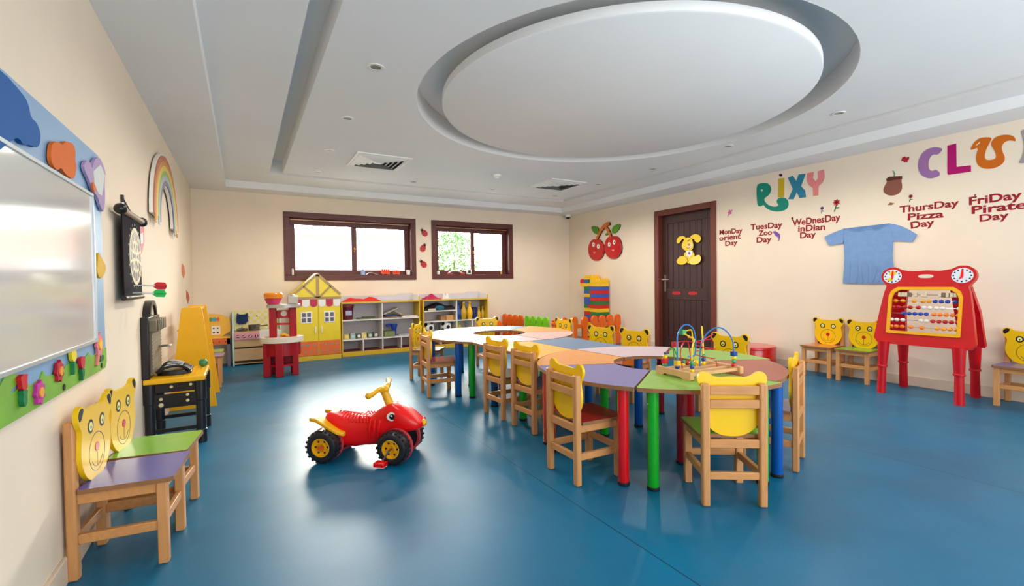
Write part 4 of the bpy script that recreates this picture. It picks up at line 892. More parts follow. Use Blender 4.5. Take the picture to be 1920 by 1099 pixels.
def train(t, n=4):
    q = MB(); q.box(-.07, .07, -.02, .02, .012, .035); q.build('base', ORT, t, bevel=.004)
    q = MB()
    for k in range(n): q.lathe([(.014, 0), (.018, .02), (.014, .055), (.018, .068), (0, .07)], 10, Matrix.Translation((-.052+k*.035, 0, .03)))
    q.build('pegs', ORT, t); q = MB()
    for k in (-1, 1): q.cyl((k*.045, -.024, .012), (k*.045, .024, .012), .012)
    q.build('wheels', ORT, t)
sill('peg_toy', 'taller orange peg toy on the left window sill', 'toy', 0, 2.07, train); o = sill('peg_toy', 'lower orange peg toy on the left window sill, right of the taller one', 'toy', 0, 2.25, train); o.scale = (.85, .85, .75)
sill('small_cup', 'white cup with a handle at the right end of the left window sill', 'cup', 0, 2.46, lambda t: [MB().lathe([(.03, 0), (.036, .08), (.033, .08), (.027, .006), (0, .005)], 20).build('bowl', WHT, t), MB().tube(bezier([(.033, 0, .065), (.058, 0, .06), (.055, 0, .025), (.031, 0, .02)], 5), .005, 8).build('handle', WHT, t)])
def toyplane(t):
    q = MB(); q.tube(bezier([(-.15, 0, .012), (-.07, 0, .055), (.05, 0, .06), (.15, 0, .02)], 6), .011, 10); q.build('white_arc', WHT, t); q = MB(); q.box(-.17, -.05, -.02, .02, 0, .022); q.box(.10, .18, -.02, .02, 0, .03); q.build('red_ends', mat('sill_red', (200, 60, 60), .4), t, bevel=.004)
sill('toy_bridge', 'white arched toy with red ends on the right window sill', 'toy', 1, 3.33, toyplane)
sill('picture_cube', 'small white cube with a dark picture on the right window sill', 'ornament', 1, 3.60, lambda t: [MB().box(-.045, .045, -.03, .03, 0, .09).build('cube_body', WHT, t, bevel=.004), MB().box(-.025, .025, -.032, -.03, .02, .07).build('picture', BLK, t)])
sill('small_cup', 'small white tub at the left end of the right window sill', 'cup', 1, 3.0, lambda t: can(t, .03, .06, (236, 228, 220)))
sill('small_bottle', 'small brass coloured bottle at the right end of the right window sill', 'bottle', 1, 4.28, lambda t: can(t, .016, .085, (206, 160, 110), (226, 200, 150)))

# ---------------------------------------------------------------- picket fence play pen in the far corner
PO = mat('orange_fence_plastic', (240, 104, 16), .35, vary=.05); PG = mat('lime_fence_plastic', (130, 214, 30), .35, vary=.05)
def fence_panel(label, p0, p1, n, m):
    a, c = Vector(p0), Vector(p1); L_ = (c-a).length; ang = math.atan2(c.y-a.y, c.x-a.x); t = thing('picket_fence', label, 'play fence', ((a.x+c.x)/2, (a.y+c.y)/2, 0), ang, 'plastic play pen fence'); s = L_/n; wv = min(.065, s*.36)
    q = MB()
    for z in (.12, .36): q.box(-L_/2+.01, L_/2-.01, -.014, .014, z-.035, z+.035)
    q.build('rails', m, t, bevel=.008)
    for i in range(n):
        x = -L_/2+s*(i+.5); q = MB(); pts = [(-wv*.75, 0), (wv*.75, 0), (wv*.75, .33), (wv, .36), (wv, .44)] + [(wv*math.cos(k*PI/8), .445+.078*math.sin(k*PI/8)) for k in range(1, 8)] + [(-wv, .44), (-wv, .36), (-wv*.75, .33)]
        q.prism(pts, -.02, .02, Matrix(((1, 0, 0, x), (0, 0, -1, 0), (0, 1, 0, 0), (0, 0, 0, 1)))); q.build('picket', m, t, bevel=.010)
fence_panel('orange picket fence panel standing beside the block tower, left half of the front', (4.44, 6.20), (5.10, 6.22), 3, PO); fence_panel('orange picket fence panel reaching the right wall in front of the block tower', (5.12, 6.22), (5.84, 6.24), 4, PO)
fence_panel('orange picket fence panel against the back wall right of the shelves', (4.24, 7.74), (4.30, 7.06), 4, PO); fence_panel('lime green picket fence panel between two orange ones', (4.30, 7.03), (4.37, 6.36), 4, PG)
t = thing('fence_post', 'round orange corner post of the picket fence behind a bear face', 'fence post', (4.38, 6.24, 0), group='plastic play pen fence'); q = MB(); q.lathe([(.05, 0), (.05, .04), (.04, .05), (.04, .40), (.05, .41), (.05, .44), (.035, .45), (.035, .47), (.04, .48), (0, .50)], 20); q.build('post_body', PO, t)
t = thing('climbing_roll', 'orange ring toy leaning behind the fence in the back corner', 'toy', (4.07, 7.66, .29)); q = MB(); q.lathe([(.05, -.05), (.115, -.03), (.13, 0), (.115, .03), (.05, .05)], 24, Matrix.Rotation(PI/2, 4, 'X')); q.lathe([(.03, -.29), (.05, -.27), (.03, 0)], 12); q.build('ring_body', PO, t)

# ---------------------------------------------------------------- tower of big toy bricks
t = thing('block_tower', 'tall tower of red, blue, green and yellow toy bricks against the right wall', 'toy blocks', (5.74, 6.83, 0))
BRC = {'r': (216, 20, 24), 'b': (44, 90, 190), 'g': (10, 126, 56), 'y': (250, 198, 20)}; BRM = {k: mat('brick_'+k, v, .25, .5) for k, v in BRC.items()}; bh = .0675
def brick(x0, x1, y0, y1, k, c):
    q = MB(); z = k*bh; q.box(x0, x1, y0, y1, z+.001, z+bh-.001)
    nx, ny = max(1, round((x1-x0)/.063)), max(1, round((y1-y0)/.063))
    for i in range(nx):
        for j in range(ny): q.disc(x0+(i+.5)*(x1-x0)/nx, y0+(j+.5)*(y1-y0)/ny, .02, .02, z+bh-.001, z+bh+.012, n=10)
    q.build('toy_brick', BRM[c], t, bevel=.003)
lc = ['r', 'y', 'b', 'g', 'y', 'r', 'b', 'r', 'y', ('g', 'r'), 'b', 'b', 'y', ('b', 'g'), ('g', 'b')]; rc = ['y', 'b', 'r', 'g', 'y', 'b', 'r', 'g', 'y', 'r', 'g', 'r', 'b', 'r', 'b']
for k in range(15):
    c = lc[k]
    if isinstance(c, tuple): brick(-.06, .12, .13, .255, k, c[0]); brick(-.06, .12, .003, .13, k, c[1])
    else: brick(-.06, .12, .003, .255, k, c)
    brick(-.12, .12, -.255, -.001, k, rc[k])
brick(-.06, .12, .003, .37, 15, 'y'); brick(-.12, .12, -.255, -.001, 15, 'y'); brick(-.12, .12, -.255, -.001, 16, 'y')
brick(-.06, .12, .26, .37, 16, 'r'); brick(-.06, .12, .13, .255, 16, 'b'); brick(-.06, .12, .003, .127, 16, 'g'); brick(-.06, .12, .003, .255, 17, 'y')
# ---------------------------------------------------------------- red abacus easel by the right wall
t = thing('abacus_easel', 'red plastic easel with a yellow framed abacus and two round dials', 'abacus', (5.42, 1.80, 0))
lean = math.atan2(.10, .62)
def ME(n=0):   # easel front: u to the viewer's right, v up the leaning face, n towards the viewer
    u, v = Vector((0, -1, 0)), Vector((math.sin(lean), 0, math.cos(lean))); w = u.cross(v)
    M = Matrix((u, v, w)).transposed().to_4x4(); M.translation = Vector((-.125, 0, .50)) + w*n; return M
RD = mat('red_easel_plastic', (200, 8, 20), .3, .5, vary=.05); A0 = ME()
out = [(-.365, .03), (-.33, -.02), (.33, -.02), (.365, .03), (.335, .28), (.31, .46), (.29, .54)]
right_ear = [(.25+.095*math.cos(math.radians(a)), .625+.09*math.sin(math.radians(a))) for a in (-35, 0, 35, 70, 105, 140)]
left_ear = [(-.25+.095*math.cos(math.radians(a)), .625+.09*math.sin(math.radians(a))) for a in (40, 75, 110, 145, 180, 215)]
out += right_ear + [(.10, .668), (0, .675), (-.10, .668)] + left_ear + [(-.29, .54), (-.31, .46), (-.335, .28)]
hole = [(-.262, .085), (.262, .085), (.262, .43), (.245, .48), (.20, .515), (-.20, .515), (-.245, .48), (-.262, .43)]
# body with an opening: resample both outlines by angle
def by_angle(poly, n, c=(0, .3)):
    r = []
    for i in range(n):
        a = 2*PI*i/n; d = (math.cos(a), math.sin(a)); best = 0
        for k in range(len(poly)):
            p, q_ = poly[k], poly[(k+1) % len(poly)]; ex, ey = q_[0]-p[0], q_[1]-p[1]; det = d[0]*(-ey)+ex*d[1]
            if abs(det) < 1e-9: continue
            wx, wy = p[0]-c[0], p[1]-c[1]; tt = (wx*(-ey)+ex*wy)/det; ss = (d[0]*wy-d[1]*wx)/det
            if -1e-6 <= ss <= 1+1e-6 and tt > best: best = tt
        r.append((c[0]+d[0]*best, c[1]+d[1]*best))
    return r
q = MB(); q.ring(by_angle(out, 160), by_angle(hole, 160), -.05, 0, A0); bd = q.build('front_panel', RD, t, smooth=35, bevel=.006)
inner = [(x*.925, .30+(y-.30)*.90) for x, y in hole]; outer = [(x*1.015, .30+(y-.30)*1.02) for x, y in hole]
q = MB(); q.ring(by_angle(outer, 120), by_angle(inner, 120), -.01, .012, A0); q.build('yellow_frame', mat('abacus_yellow', (240, 172, 10), .3), t, bevel=.003)
Bk = Matrix(((0, 0, 1, 0), (-1, 0, 0, 0), (0, 1, 0, 0), (0, 0, 0, 1)))
# rear half of the A-frame, open in the middle
q = MB(); bl = math.atan2(-.16, .62); u, v = Vector((0, -1, 0)), Vector((math.sin(bl), 0, math.cos(bl))); w = u.cross(v); Mb = Matrix((u, v, w)).transposed().to_4x4(); Mb.translation = (.19, 0, .50)
q.prism([(.18, -.02), (.345, -.02), (.33, .3), (.27, .62), (.14, .62), (.16, .3)], -.03, .015, Mb); q.prism([(-.345, -.02), (-.22, -.02), (-.20, .3), (-.14, .62), (-.27, .62), (-.33, .3)], -.03, .015, Mb); q.prism([(-.27, .56), (.27, .56), (.25, .64), (-.25, .64)], -.03, .015, Mb); q.prism([(-.3, -.02), (.3, -.02), (.3, .06), (-.3, .06)], -.03, .015, Mb)
q.build('rear_panel', RD, t, bevel=.006)
q = MB(); q.prism(smooth_poly([(-.055, .603), (.055, .603), (.055, .637), (-.055, .637)], 2), -.002, .0012, A0); q.build('handle_slot', mat('slot_cream', (226, 206, 190), .6), t)  # flat cream patch in place of a cut handle slot
for s, nm in ((-1, 'weather_dial'), (1, 'clock_dial')):
    q = MB(); c = (s*.25, .622); q.mat(0).disc(*c, .072, .066, 0, .004, A0, 32); q.mat(1)
    for i in range(12):
        a = 2*PI*i/12; q.disc(c[0]+.058*math.cos(a), c[1]+.053*math.sin(a), .007, .007, .004, .0048, A0, 8)
    if s < 0: q.mat(3).disc(c[0], c[1]+.03, .028, .022, .004, .0046, A0); q.mat(3).disc(c[0]-.02, c[1]-.03, .022, .018, .004, .0046, A0)
    q.build(nm, [mat('dial_white', (226, 232, 238), .35), mat('dial_navy', (30, 40, 90), .4), REDP, mat('dial_yellow', (236, 206, 40), .4)], t)
    q = MB(); q.prism([(c[0]-.006, c[1]+.05), (c[0]+.006, c[1]+.05), (c[0]+.009, c[1]), (c[0]+.004, c[1]-.02), (c[0]-.02 if s > 0 else c[0]-.004, c[1]-.035), (c[0]-.009, c[1])], .005, .008, A0); q.build('dial_hand', REDP, t)
CB = {k: mat('abacus_bead_'+k, v, .25, coat=.3) for k, v in {'y': (240, 160, 16), 'b': (14, 66, 170), 'r': (190, 10, 20), 'w': (238, 234, 224), 'o': (244, 130, 24), 'l': (226, 206, 170), 'n': (120, 90, 70)}.items()}
ROWS = [(.452, [(-.19, 'l'), (-.165, 'l'), (-.14, 'l'), (-.115, 'n'), (-.07, 'l'), (-.02, 'l'), (.0, 'l'), (.105, 'l'), (.13, 'n'), (.155, 'l'), (.185, 'l'), (.21, 'l')]),
        (.393, [(-.22, 'y'), (-.165, 'y'), (-.08, 'y'), (-.015, 'y'), (.028, 'y'), (.072, 'b'), (.115, 'b'), (.157, 'b'), (.21, 'b'), (.25-.006, 'b')]),
        (.334, [(-.235, 'r'), (-.195, 'r'), (-.145, 'r'), (-.105, 'r'), (-.045, 'r'), (-.003, 'w'), (.04, 'w'), (.085, 'w'), (.127, 'w'), (.24, 'w')]),
        (.275, [(-.15, 'b'), (-.11, 'b'), (-.068, 'b'), (-.026, 'b'), (.016, 'b'), (.07, 'o'), (.112, 'o'), (.154, 'o'), (.196, 'o'), (.238, 'o')]),
        (.213, [(-.24, 'w'), (-.20, 'w'), (-.155, 'w'), (-.02, 'w'), (.022, 'w'), (.066, 'r'), (.108, 'r'), (.15, 'r'), (.192, 'r'), (.234, 'r')]),
        (.150, [(-.24, 'o'), (-.20, 'o'), (-.155, 'o'), (-.09, 'o'), (-.01, 'o'), (.10, 'y'), (.143, 'y'), (.186, 'y'), (.228, 'y')])]
for k, (v_, bs) in enumerate(ROWS):
    q = MB(); q.cyl((-.262, v_, -.025), (.262, v_, -.025), .0025, n=8, M=A0); rod = q.build('rod', CHROME, t)
    for u_, c in bs:
        q = MB()
        if k == 0: q.box(-.011, .011, -.02, .02, -.02, .02)
        else: q.ball((0, 0, 0), .02, 14, 8, sx=1.0, sy=.85, sz=.85)
        q.build('bead', CB[c], rod, M=A0 @ Matrix.Translation((u_, v_, -.025)), bevel=.004 if k == 0 else 0)
for x0, y0, x1, y1 in ((-.125, .28, -.115, .305), (-.125, -.26, -.11, -.262), (.20, .25, .36, .30), (.20, -.27, .36, -.235)):
    q = MB(); q.tube([(x1, y1, 0), (x1+(x0-x1)*.48, y1+(y0-y1)*.48, .26)], [.036, .032], 20); q.lathe([(.036, -.012), (.042, -.006), (.042, .006), (.036, .012)], 20, Matrix.Translation((x1+(x0-x1)*.48, y1+(y0-y1)*.48, .262)))
    q.tube([(x1+(x0-x1)*.48, y1+(y0-y1)*.48, .27), (x0+(.0), y0, .50)], [.036, .048], 20); q.build('leg', RD, t)

# red drum plinth
t = thing('drum_plinth', 'shiny red round drum plinth standing by the right wall behind the tables', 'plinth', (5.59, 3.60, 0)); q = MB(); q.lathe([(.262, 0), (.266, .01), (.266, .255), (.258, .27), (0, .272)], 48); q.build('drum_body', mat('red_lacquer', (206, 16, 20), .22, .5, coat=.5), t)
q = MB(); q.lathe([(.267, .235), (.270, .24), (.270, .258), (.264, .268)], 48); q.build('top_band', mat('red_lacquer', (206, 16, 20)), t)

# ---------------------------------------------------------------- painted lettering and pictures on the right wall
def paint(name, poly, rgb, label, cat, n=0, th=.003, side='R', group=None, it=0, parent=None, extra=None, rough=.6):
    if it: poly = smooth_poly(poly, it)
    c = centre(poly); q = MB(); q.prism(rel(poly, c), 0, th); ms = [mat('paint_%d_%d_%d' % rgb, rgb, rough, .3)]
    if extra:
        for k, (pl, col) in enumerate(extra): ms.append(mat('paint_%d_%d_%d' % col, col, rough, .3)); q.mat(k+1); q.prism(rel(pl, c), th, th+.001)
    o = q.build(name, ms, M=wallM(side, c[0], c[1], n)); 
    if label: tag(o, label, cat, group)
    return o
s1, s2 = .16383, .20015; C1 = lambda p: crop('R', 1340, 300, s1, p); C2 = lambda p: crop('R', 1660, 220, s2, p)
def ell(cx, cy, rx, ry, n=16): return [(cx+rx*math.cos(2*PI*i/n), cy+ry*math.sin(2*PI*i/n)) for i in range(n)]
LG = 'big painted letters on the right wall'
paint('painted_letter', C1([(478, 285), (530, 266), (590, 262), (630, 282), (648, 320), (645, 360), (620, 405), (565, 440), (575, 480), (620, 520), (690, 537), (718, 528), (738, 515), (710, 490), (715, 450), (760, 428), (810, 435), (840, 462), (850, 510), (830, 560), (780, 585), (710, 592), (640, 580), (585, 548), (555, 505), (548, 525), (498, 535), (485, 480)]), (16, 138, 116), 'painted teal letter R with a long curled tail', 'letter', group=LG, it=2, extra=[(C1(ell(541, 348, 10, 14)), (236, 216, 192))])
paint('painted_letter', C1([(730, 215), (798, 205), (795, 425), (728, 430)]), (206, 176, 36), 'painted mustard letter I under a purple dot', 'letter', group=LG)
paint('painted_dot', C1(ell(757, 174, 19, 16)), (96, 20, 80), 'small purple painted dot above the mustard letter', 'painted dot')
paint('painted_letter', C1([(838, 205), (895, 180), (935, 240), (962, 165), (1042, 157), (990, 300), (1035, 350), (1047, 425), (975, 437), (940, 370), (905, 450), (843, 450), (895, 330)]), (44, 130, 158), 'painted blue letter X', 'letter', group=LG)
paint('painted_letter', C1([(1060, 150), (1135, 140), (1128, 210), (1155, 245), (1185, 210), (1180, 130), (1250, 108), (1262, 190), (1240, 255), (1190, 300), (1188, 405), (1128, 413), (1125, 320), (1080, 290), (1055, 240)]), (232, 138, 136), 'painted salmon pink letter Y', 'letter', group=LG)
paint('painted_letter', C2([(545, 300), (490, 355), (455, 345), (420, 370), (402, 430), (410, 490), (440, 505), (480, 485), (522, 535), (480, 565), (400, 577), (330, 540), (303, 470), (315, 380), (370, 310), (440, 280), (500, 280)]), (158, 112, 164), 'painted lilac letter C', 'letter', group=LG, it=2)
paint('painted_letter', C2([(583, 265), (665, 245), (668, 465), (803, 450), (803, 510), (590, 540), (582, 525)]), (178, 0, 104), 'painted magenta letter L', 'letter', group=LG)
paint('painted_letter', C2([(790, 308), (830, 235), (880, 195), (940, 186), (1000, 190), (985, 225), (945, 300), (930, 360), (937, 390), (960, 403), (1020, 395), (1040, 370), (1030, 320), (990, 260), (995, 230), (1030, 185), (1100, 163), (1180, 165), (1220, 195), (1222, 230), (1180, 215), (1125, 225), (1090, 265), (1095, 320), (1127, 380), (1100, 440), (1020, 480), (930, 485), (870, 455), (848, 400), (855, 340), (870, 300), (860, 285), (830, 300)]), (206, 104, 10), 'painted orange letter U with curled ends like a swan', 'letter', group=LG, it=2, extra=[(C2([(848, 262), (890, 225), (885, 245), (855, 264)]), (236, 216, 192))])
paint('painted_letter', C2([(1262, 125), (1330, 105), (1420, 110), (1450, 180), (1410, 235), (1460, 290), (1440, 370), (1360, 420), (1235, 437), (1280, 380), (1300, 290), (1292, 200)]), (160, 150, 154), 'painted grey letter B cut off by the picture edge', 'letter', group=LG, it=2, extra=[(C2([(1345, 170), (1385, 165), (1385, 205), (1350, 215)]), (236, 216, 192)), (C2([(1345, 285), (1390, 275), (1385, 335), (1335, 350)]), (236, 216, 192))])
DM = mat('dark_red_lettering', (150, 22, 38), .6, .3)
def day(label, lines):
    t = thing('painted_day_sign', label, 'painted sign', M=wallM('R'), group='painted day names on the right wall')
    for txt, (x0, y0), (x1, y1), hpx in lines:
        a = on_wall('R', x0, y0); b_ = on_wall('R', x1, y1); top = on_wall('R', x0, y0-hpx); L_ = math.hypot(b_[0]-a[0], b_[1]-a[1])
        M = Matrix.Translation((a[0], a[1], 0)) @ Matrix.Rotation(math.atan2(b_[1]-a[1], b_[0]-a[0]), 4, 'Z')
        text_mesh('lettering', txt, DM, top[1]-a[1], L_, .026, .002, t, M)
P1 = lambda x, y: (1340+x*s1, 300+y*s1); P2 = lambda x, y: (1660+x*s2, 220+y*s2)
day('dark red painted words Monday Orient Day next to the door', [('MonDay', P1(55, 856), P1(318, 832), 9.2), ('orient', P1(52, 925), P1(300, 900), 9.5), ('Day', P1(122, 986), P1(262, 966), 9.2)])
day('dark red painted words Tuesday Zoo Day left of the blue shirt', [('TuesDay', P1(412, 800), P1(775, 770), 10.5), ('Zoo', P1(500, 868), P1(657, 855), 9.8), ('Day', P1(480, 948), P1(652, 935), 10.5)])
day('dark red painted words Wednesday Indian Day above the blue shirt sleeve', [('WeDnesDay', P1(890, 755), P1(1440, 690), 12), ('inDian', P1(955, 822), P1(1265, 798), 11.5), ('Day', P1(978, 897), P1(1160, 880), 11)])
day('dark red painted words Thursday Pizza Day right of the blue shirt', [('ThursDay', P2(135, 895), P2(690, 830), 12.5), ('Pizza', P2(210, 965), P2(548, 935), 12.5), ('Day', P2(240, 1042), P2(462, 1010), 12.5)])
day('dark red painted words Friday Pirate Day at the picture edge', [('FriDay', P2(785, 822), P2(1280, 760), 15), ('Pirate', P2(808, 905), P2(1330, 850), 14.5), ('Day', P2(885, 978), P2(1160, 945), 13)])
def flower(label, P, cx, cy, r, rgb, stem_to, leaf=True, cc=(60, 20, 20)):
    c = on_wall('R', *P(cx, cy)); e = on_wall('R', *P(cx+r, cy)); rr = abs(e[0]-c[0]); v = on_wall('R', *P(*stem_to))
    t = thing('painted_flower', label, 'painted flower', M=wallM('R', c[0], c[1]), group='little painted flowers on the right wall')
    q = MB(); q.prism([(rr*(1 if i % 2 else .62)*math.cos(2*PI*i/14), rr*(1 if i % 2 else .62)*math.sin(2*PI*i/14)) for i in range(14)], 0, .003); q.build('petals', mat('paint_%d_%d_%d' % rgb, rgb, .6, .3), t)
    q = MB(); q.disc(0, 0, rr*.35, rr*.35, .003, .004); q.build('flower_centre', mat('paint_%d_%d_%d' % cc, cc, .6, .3), t)
    if stem_to != (cx, cy):
        q = MB(); dx, dy = v[0]-c[0], v[1]-c[1]; w = rr*.14; q.prism([(-w, -rr*.6), (w, -rr*.6), (dx+w, dy), (dx-w, dy)], 0, .0025)
        if leaf: q.prism(ell(dx*.5+rr*.55, dy*.6, rr*.5, rr*.2), 0, .0025)
        q.build('stem', mat('paint_green_stem', (30, 100, 56), .6, .3), t)
flower('red painted flower with a green stem above the word Wednesday', P1, 1395, 485, 45, (190, 30, 36), (1370, 595)); flower('small purple painted flower left of the red one', P1, 1230, 552, 24, (84, 60, 130), (1220, 612))
flower('tiny brown painted flower on the first letter of Wednesday', P1, 890, 668, 17, (110, 50, 40), (890, 695), False); flower('small dark red painted flower above the word Thursday', P2, 238, 740, 24, (150, 30, 44), (226, 792)); flower('tiny dark painted flower on the word Friday', P2, 842, 728, 10, (120, 50, 60), (835, 742), False)
paint('painted_butterfly', C2([(150, 410), (160, 375), (185, 365), (195, 380), (225, 368), (222, 395), (208, 405), (210, 422), (190, 415), (178, 424), (168, 408)]), (178, 24, 48), 'dark red painted butterfly left of the lilac letter C', 'painted butterfly')
paint('painted_leaf', C2([(22, 822), (45, 797), (85, 806), (60, 822)]), (150, 96, 60), 'small brown painted leaf left of the word Thursday', 'painted leaf')
paint('painted_star', C1([(147, 655), (160, 615), (145, 602), (163, 592), (165, 562), (180, 580), (208, 568), (192, 598), (196, 622), (175, 620)]), (214, 110, 160), 'small pink painted star beside the door', 'painted star')
paint('painted_dolphin', C1([(664, 822), (690, 812), (720, 828), (748, 852), (750, 885), (742, 920), (728, 932), (735, 905), (728, 888), (700, 870), (682, 845)]), (126, 84, 170), 'small purple painted dolphin right of the word Zoo', 'painted dolphin')
s7 = .14555; C7 = lambda p: crop('R', 1560, 280, s7, p)
paint('painted_pot', C7([(695, 385), (735, 355), (905, 345), (905, 380), (893, 400), (908, 480), (890, 545), (830, 590), (745, 600), (680, 570), (658, 525), (690, 450), (712, 425)]), (140, 84, 70), 'brown painted clay pot with a green sprout, left of the letter C', 'painted pot', it=2, extra=[(C7([(695, 385), (735, 355), (905, 345), (905, 380), (720, 410)]), (92, 44, 34))])
paint('painted_sprout', C7([(780, 270), (795, 275), (815, 310), (808, 362), (792, 362), (798, 315)]), (96, 160, 110), 'green painted sprout growing from the brown pot', 'painted plant')

# blue T-shirt pinned flat on the wall
s3 = .1638; C3 = lambda p: crop('R', 1530, 380, s3, p)
t = thing('t_shirt', 'light blue T-shirt pinned flat on the right wall above the bear chairs', 'T-shirt', M=wallM('R', 0, 0, .004))
FAB = mat('blue_jersey', (124, 158, 204), .85, .2, vary=.06, scale=14, bump=.5, bscale=14, stretch=(1, 1, .35))
bodyp = C3([(330, 297), (400, 318), (500, 335), (560, 312), (625, 302), (690, 318), (760, 295), (845, 240), (890, 330), (888, 440), (880, 600), (893, 760), (905, 925), (600, 928), (315, 922), (332, 640), (326, 467), (320, 380)])
q = MB(); q.prism(bodyp, 0, .012); q.build('shirt_body', FAB, t, bevel=.005)
q = MB(); q.prism(C3([(330, 297), (318, 465), (155, 492), (108, 392), (220, 340)]), .001, .016); q.build('sleeve', FAB, t, bevel=.005)
q = MB(); q.prism(C3([(845, 238), (960, 262), (1060, 305), (1160, 365), (1110, 450), (960, 438), (888, 440), (880, 330)]), .001, .016); q.build('sleeve', FAB, t, bevel=.005)
q = MB(); q.prism(C3([(330, 297), (600, 266), (845, 238), (760, 295), (690, 318), (625, 302), (560, 312), (500, 335), (400, 318)]), 0, .006); q.build('inside_back', mat('blue_jersey_inside', (104, 138, 186), .85, .2), t)
q = MB(); q.tube([(*p, .012) for p in C3([(330, 297), (400, 318), (500, 335), (560, 312), (625, 302), (690, 318), (760, 295), (845, 240)])], .005, 8); q.build('neck_seam', FAB, t)
q = MB(); rr = random.Random(3)
for i in range(7):
    x = 380+i*72; q.tube([(*p, .0105) for p in C3([(x+20*math.sin(i), 915), (x+14+24*math.sin(i*2), 760), (x+30*math.sin(i+1), 620+40*(i % 3))])], [.008, .007, .002], 8)
q.build('fabric_folds', FAB, t)

# cherries
s4 = .091; C4 = lambda p: crop('R', 1090, 400, s4, p)
ch = on_wall('R', 1136, 452); t = thing('cherry_plaque', 'painted wooden pair of smiling red cherries on the right wall', 'wall decoration', M=wallM('R', ch[0], ch[1], .002)); R4 = lambda p: rel(C4(p), ch)
CR = mat('cherry_red', (196, 14, 20), .3, .5, vary=.1, coat=.2); DKE = mat('plaque_dark_edge', (50, 20, 16), .5)
for k, (cx, cy, rx, ry) in enumerate(((325, 745, 165, 230), (675, 692, 180, 245))):
    pts = [(cx+rx*math.cos(a)*(1+.04*math.sin(a)), cy+ry*math.sin(a)+(28*math.exp(-((a-1.5*PI)/.32)**2))) for a in [2*PI*i/40 for i in range(40)]]
    q = MB(); q.prism(R4(pts), 0, .022+.004*k, side=1); c_ = q.build('cherry', [CR, DKE], t, bevel=.004)
    q = MB()
    for ex, ey in (((272, 648), (370, 684)) if k == 0 else ((597, 645), (700, 598))):
        q.mat(0).prism(R4(ell(ex, ey, 27, 48)), .02, .0275, None); q.mat(1).prism(R4(ell(ex+4, ey, 9, 14)), .0275, .029)
    q.mat(2); mx, my = ((288, 812) if k == 0 else (675, 762)); q.prism(R4([(mx-30, my-18), (mx, my-8), (mx+32, my-22), (mx+4, my+26)]), .02, .0275)
    q.build('face', [WHT, BLK, mat('pink_mouth', (240, 140, 140), .4)], c_)
ST = mat('orange_stem_paint', (216, 112, 26), .4)
q = MB(); q.prism(smooth_poly(R4([(312, 548), (370, 420), (430, 300), (500, 215), (560, 180), (600, 178), (618, 240), (560, 262), (500, 300), (430, 400), (355, 555)]), 1), .003, .034, side=1); q.prism(smooth_poly(R4([(500, 300), (545, 265), (600, 340), (660, 490), (612, 500), (570, 390)]), 1), .003, .032, side=1); q.build('stalk', [ST, DKE], t)
for p in ([(208, 265), (330, 265), (372, 320), (375, 435), (300, 430), (240, 370)], [(825, 222), (720, 232), (645, 300), (640, 415), (720, 412), (800, 320)], [(500, 450), (520, 410), (580, 375), (570, 430), (530, 460)]):
    q = MB(); q.prism(smooth_poly(R4(p), 1), 0, .016, side=1); q.build('leaf', [mat('leaf_paint_green', (86, 150, 30), .4), DKE], t)

# yellow rabbit board on the door
s5 = .18205; dn = -.066; bc = on_wall('R', 1289, 468)
def C5(p): return [(x, y) for x, y in crop('R', 1220, 370, s5, p)]
t = thing('rabbit_plaque', 'yellow wooden rabbit cutout hanging on the brown door', 'door decoration', M=wallM('R', bc[0]-.018, bc[1], dn)); R5 = lambda p: rel(C5(p), bc)
YR = mat('rabbit_yellow', (244, 206, 26), .4, vary=.05); YRL = mat('rabbit_pale_yellow', (248, 222, 96), .4); OL = mat('plaque_outline', (40, 26, 12), .5)
def rpart(name, p, z0, z1, m, it=2): q = MB(); q.prism(smooth_poly(R5(p), it), z0, z1, side=1); return q.build(name, [m, OL], t, bevel=.002)
rpart('body', [(335, 560), (425, 550), (440, 600), (430, 650), (380, 690), (330, 650), (325, 600)], 0, .012, YR)
rpart('foot', [(258, 640), (300, 600), (350, 610), (375, 655), (340, 690), (290, 695), (255, 675)], .002, .02, YR); rpart('foot', [(385, 650), (430, 610), (490, 585), (510, 620), (500, 670), (450, 692), (395, 692)], .002, .02, YRL)
rpart('ear', [(335, 430), (310, 425), (285, 470), (255, 475), (250, 440), (275, 400), (320, 395), (350, 410)], .0, .012, YR); rpart('ear', [(385, 425), (400, 390), (450, 372), (495, 390), (508, 430), (480, 468), (445, 460), (430, 425), (400, 432)], .0, .012, YR)
hd_ = rpart('head', [(320, 460), (340, 420), (380, 408), (415, 425), (425, 465), (436, 500), (415, 545), (360, 555), (318, 530), (308, 495)], .004, .022, YR)
rpart('muzzle', [(365, 470), (405, 458), (428, 480), (425, 515), (385, 530), (360, 510)], .0215, .0265, mat('rabbit_muzzle', (246, 216, 150), .4))
q = MB(); q.prism(R5(ell(387, 486, 14, 12)), .0265, .032); q.build('nose', mat('rabbit_nose', (200, 130, 60), .4), hd_)
q = MB(); q.prism(R5([(368, 447), (398, 430), (400, 435), (370, 452)]), .022, .0235); q.prism(R5([(362, 516), (380, 522), (400, 512), (400, 516), (380, 527), (362, 521)]), .0265, .0275); q.build('face_lines', OL, hd_)
fc = R5([(385, 575)])[0]; q = MB(); q.mat(0).prism([(fc[0]+(.075 if i % 2 else .045)*math.cos(2*PI*i/12), fc[1]+(.075 if i % 2 else .045)*math.sin(2*PI*i/12)) for i in range(12)], .012, .017); q.mat(1).disc(*fc, .022, .022, .017, .019); q.build('chest_flower', [WHT, mat('violet_dot', (120, 90, 150), .5)], t)

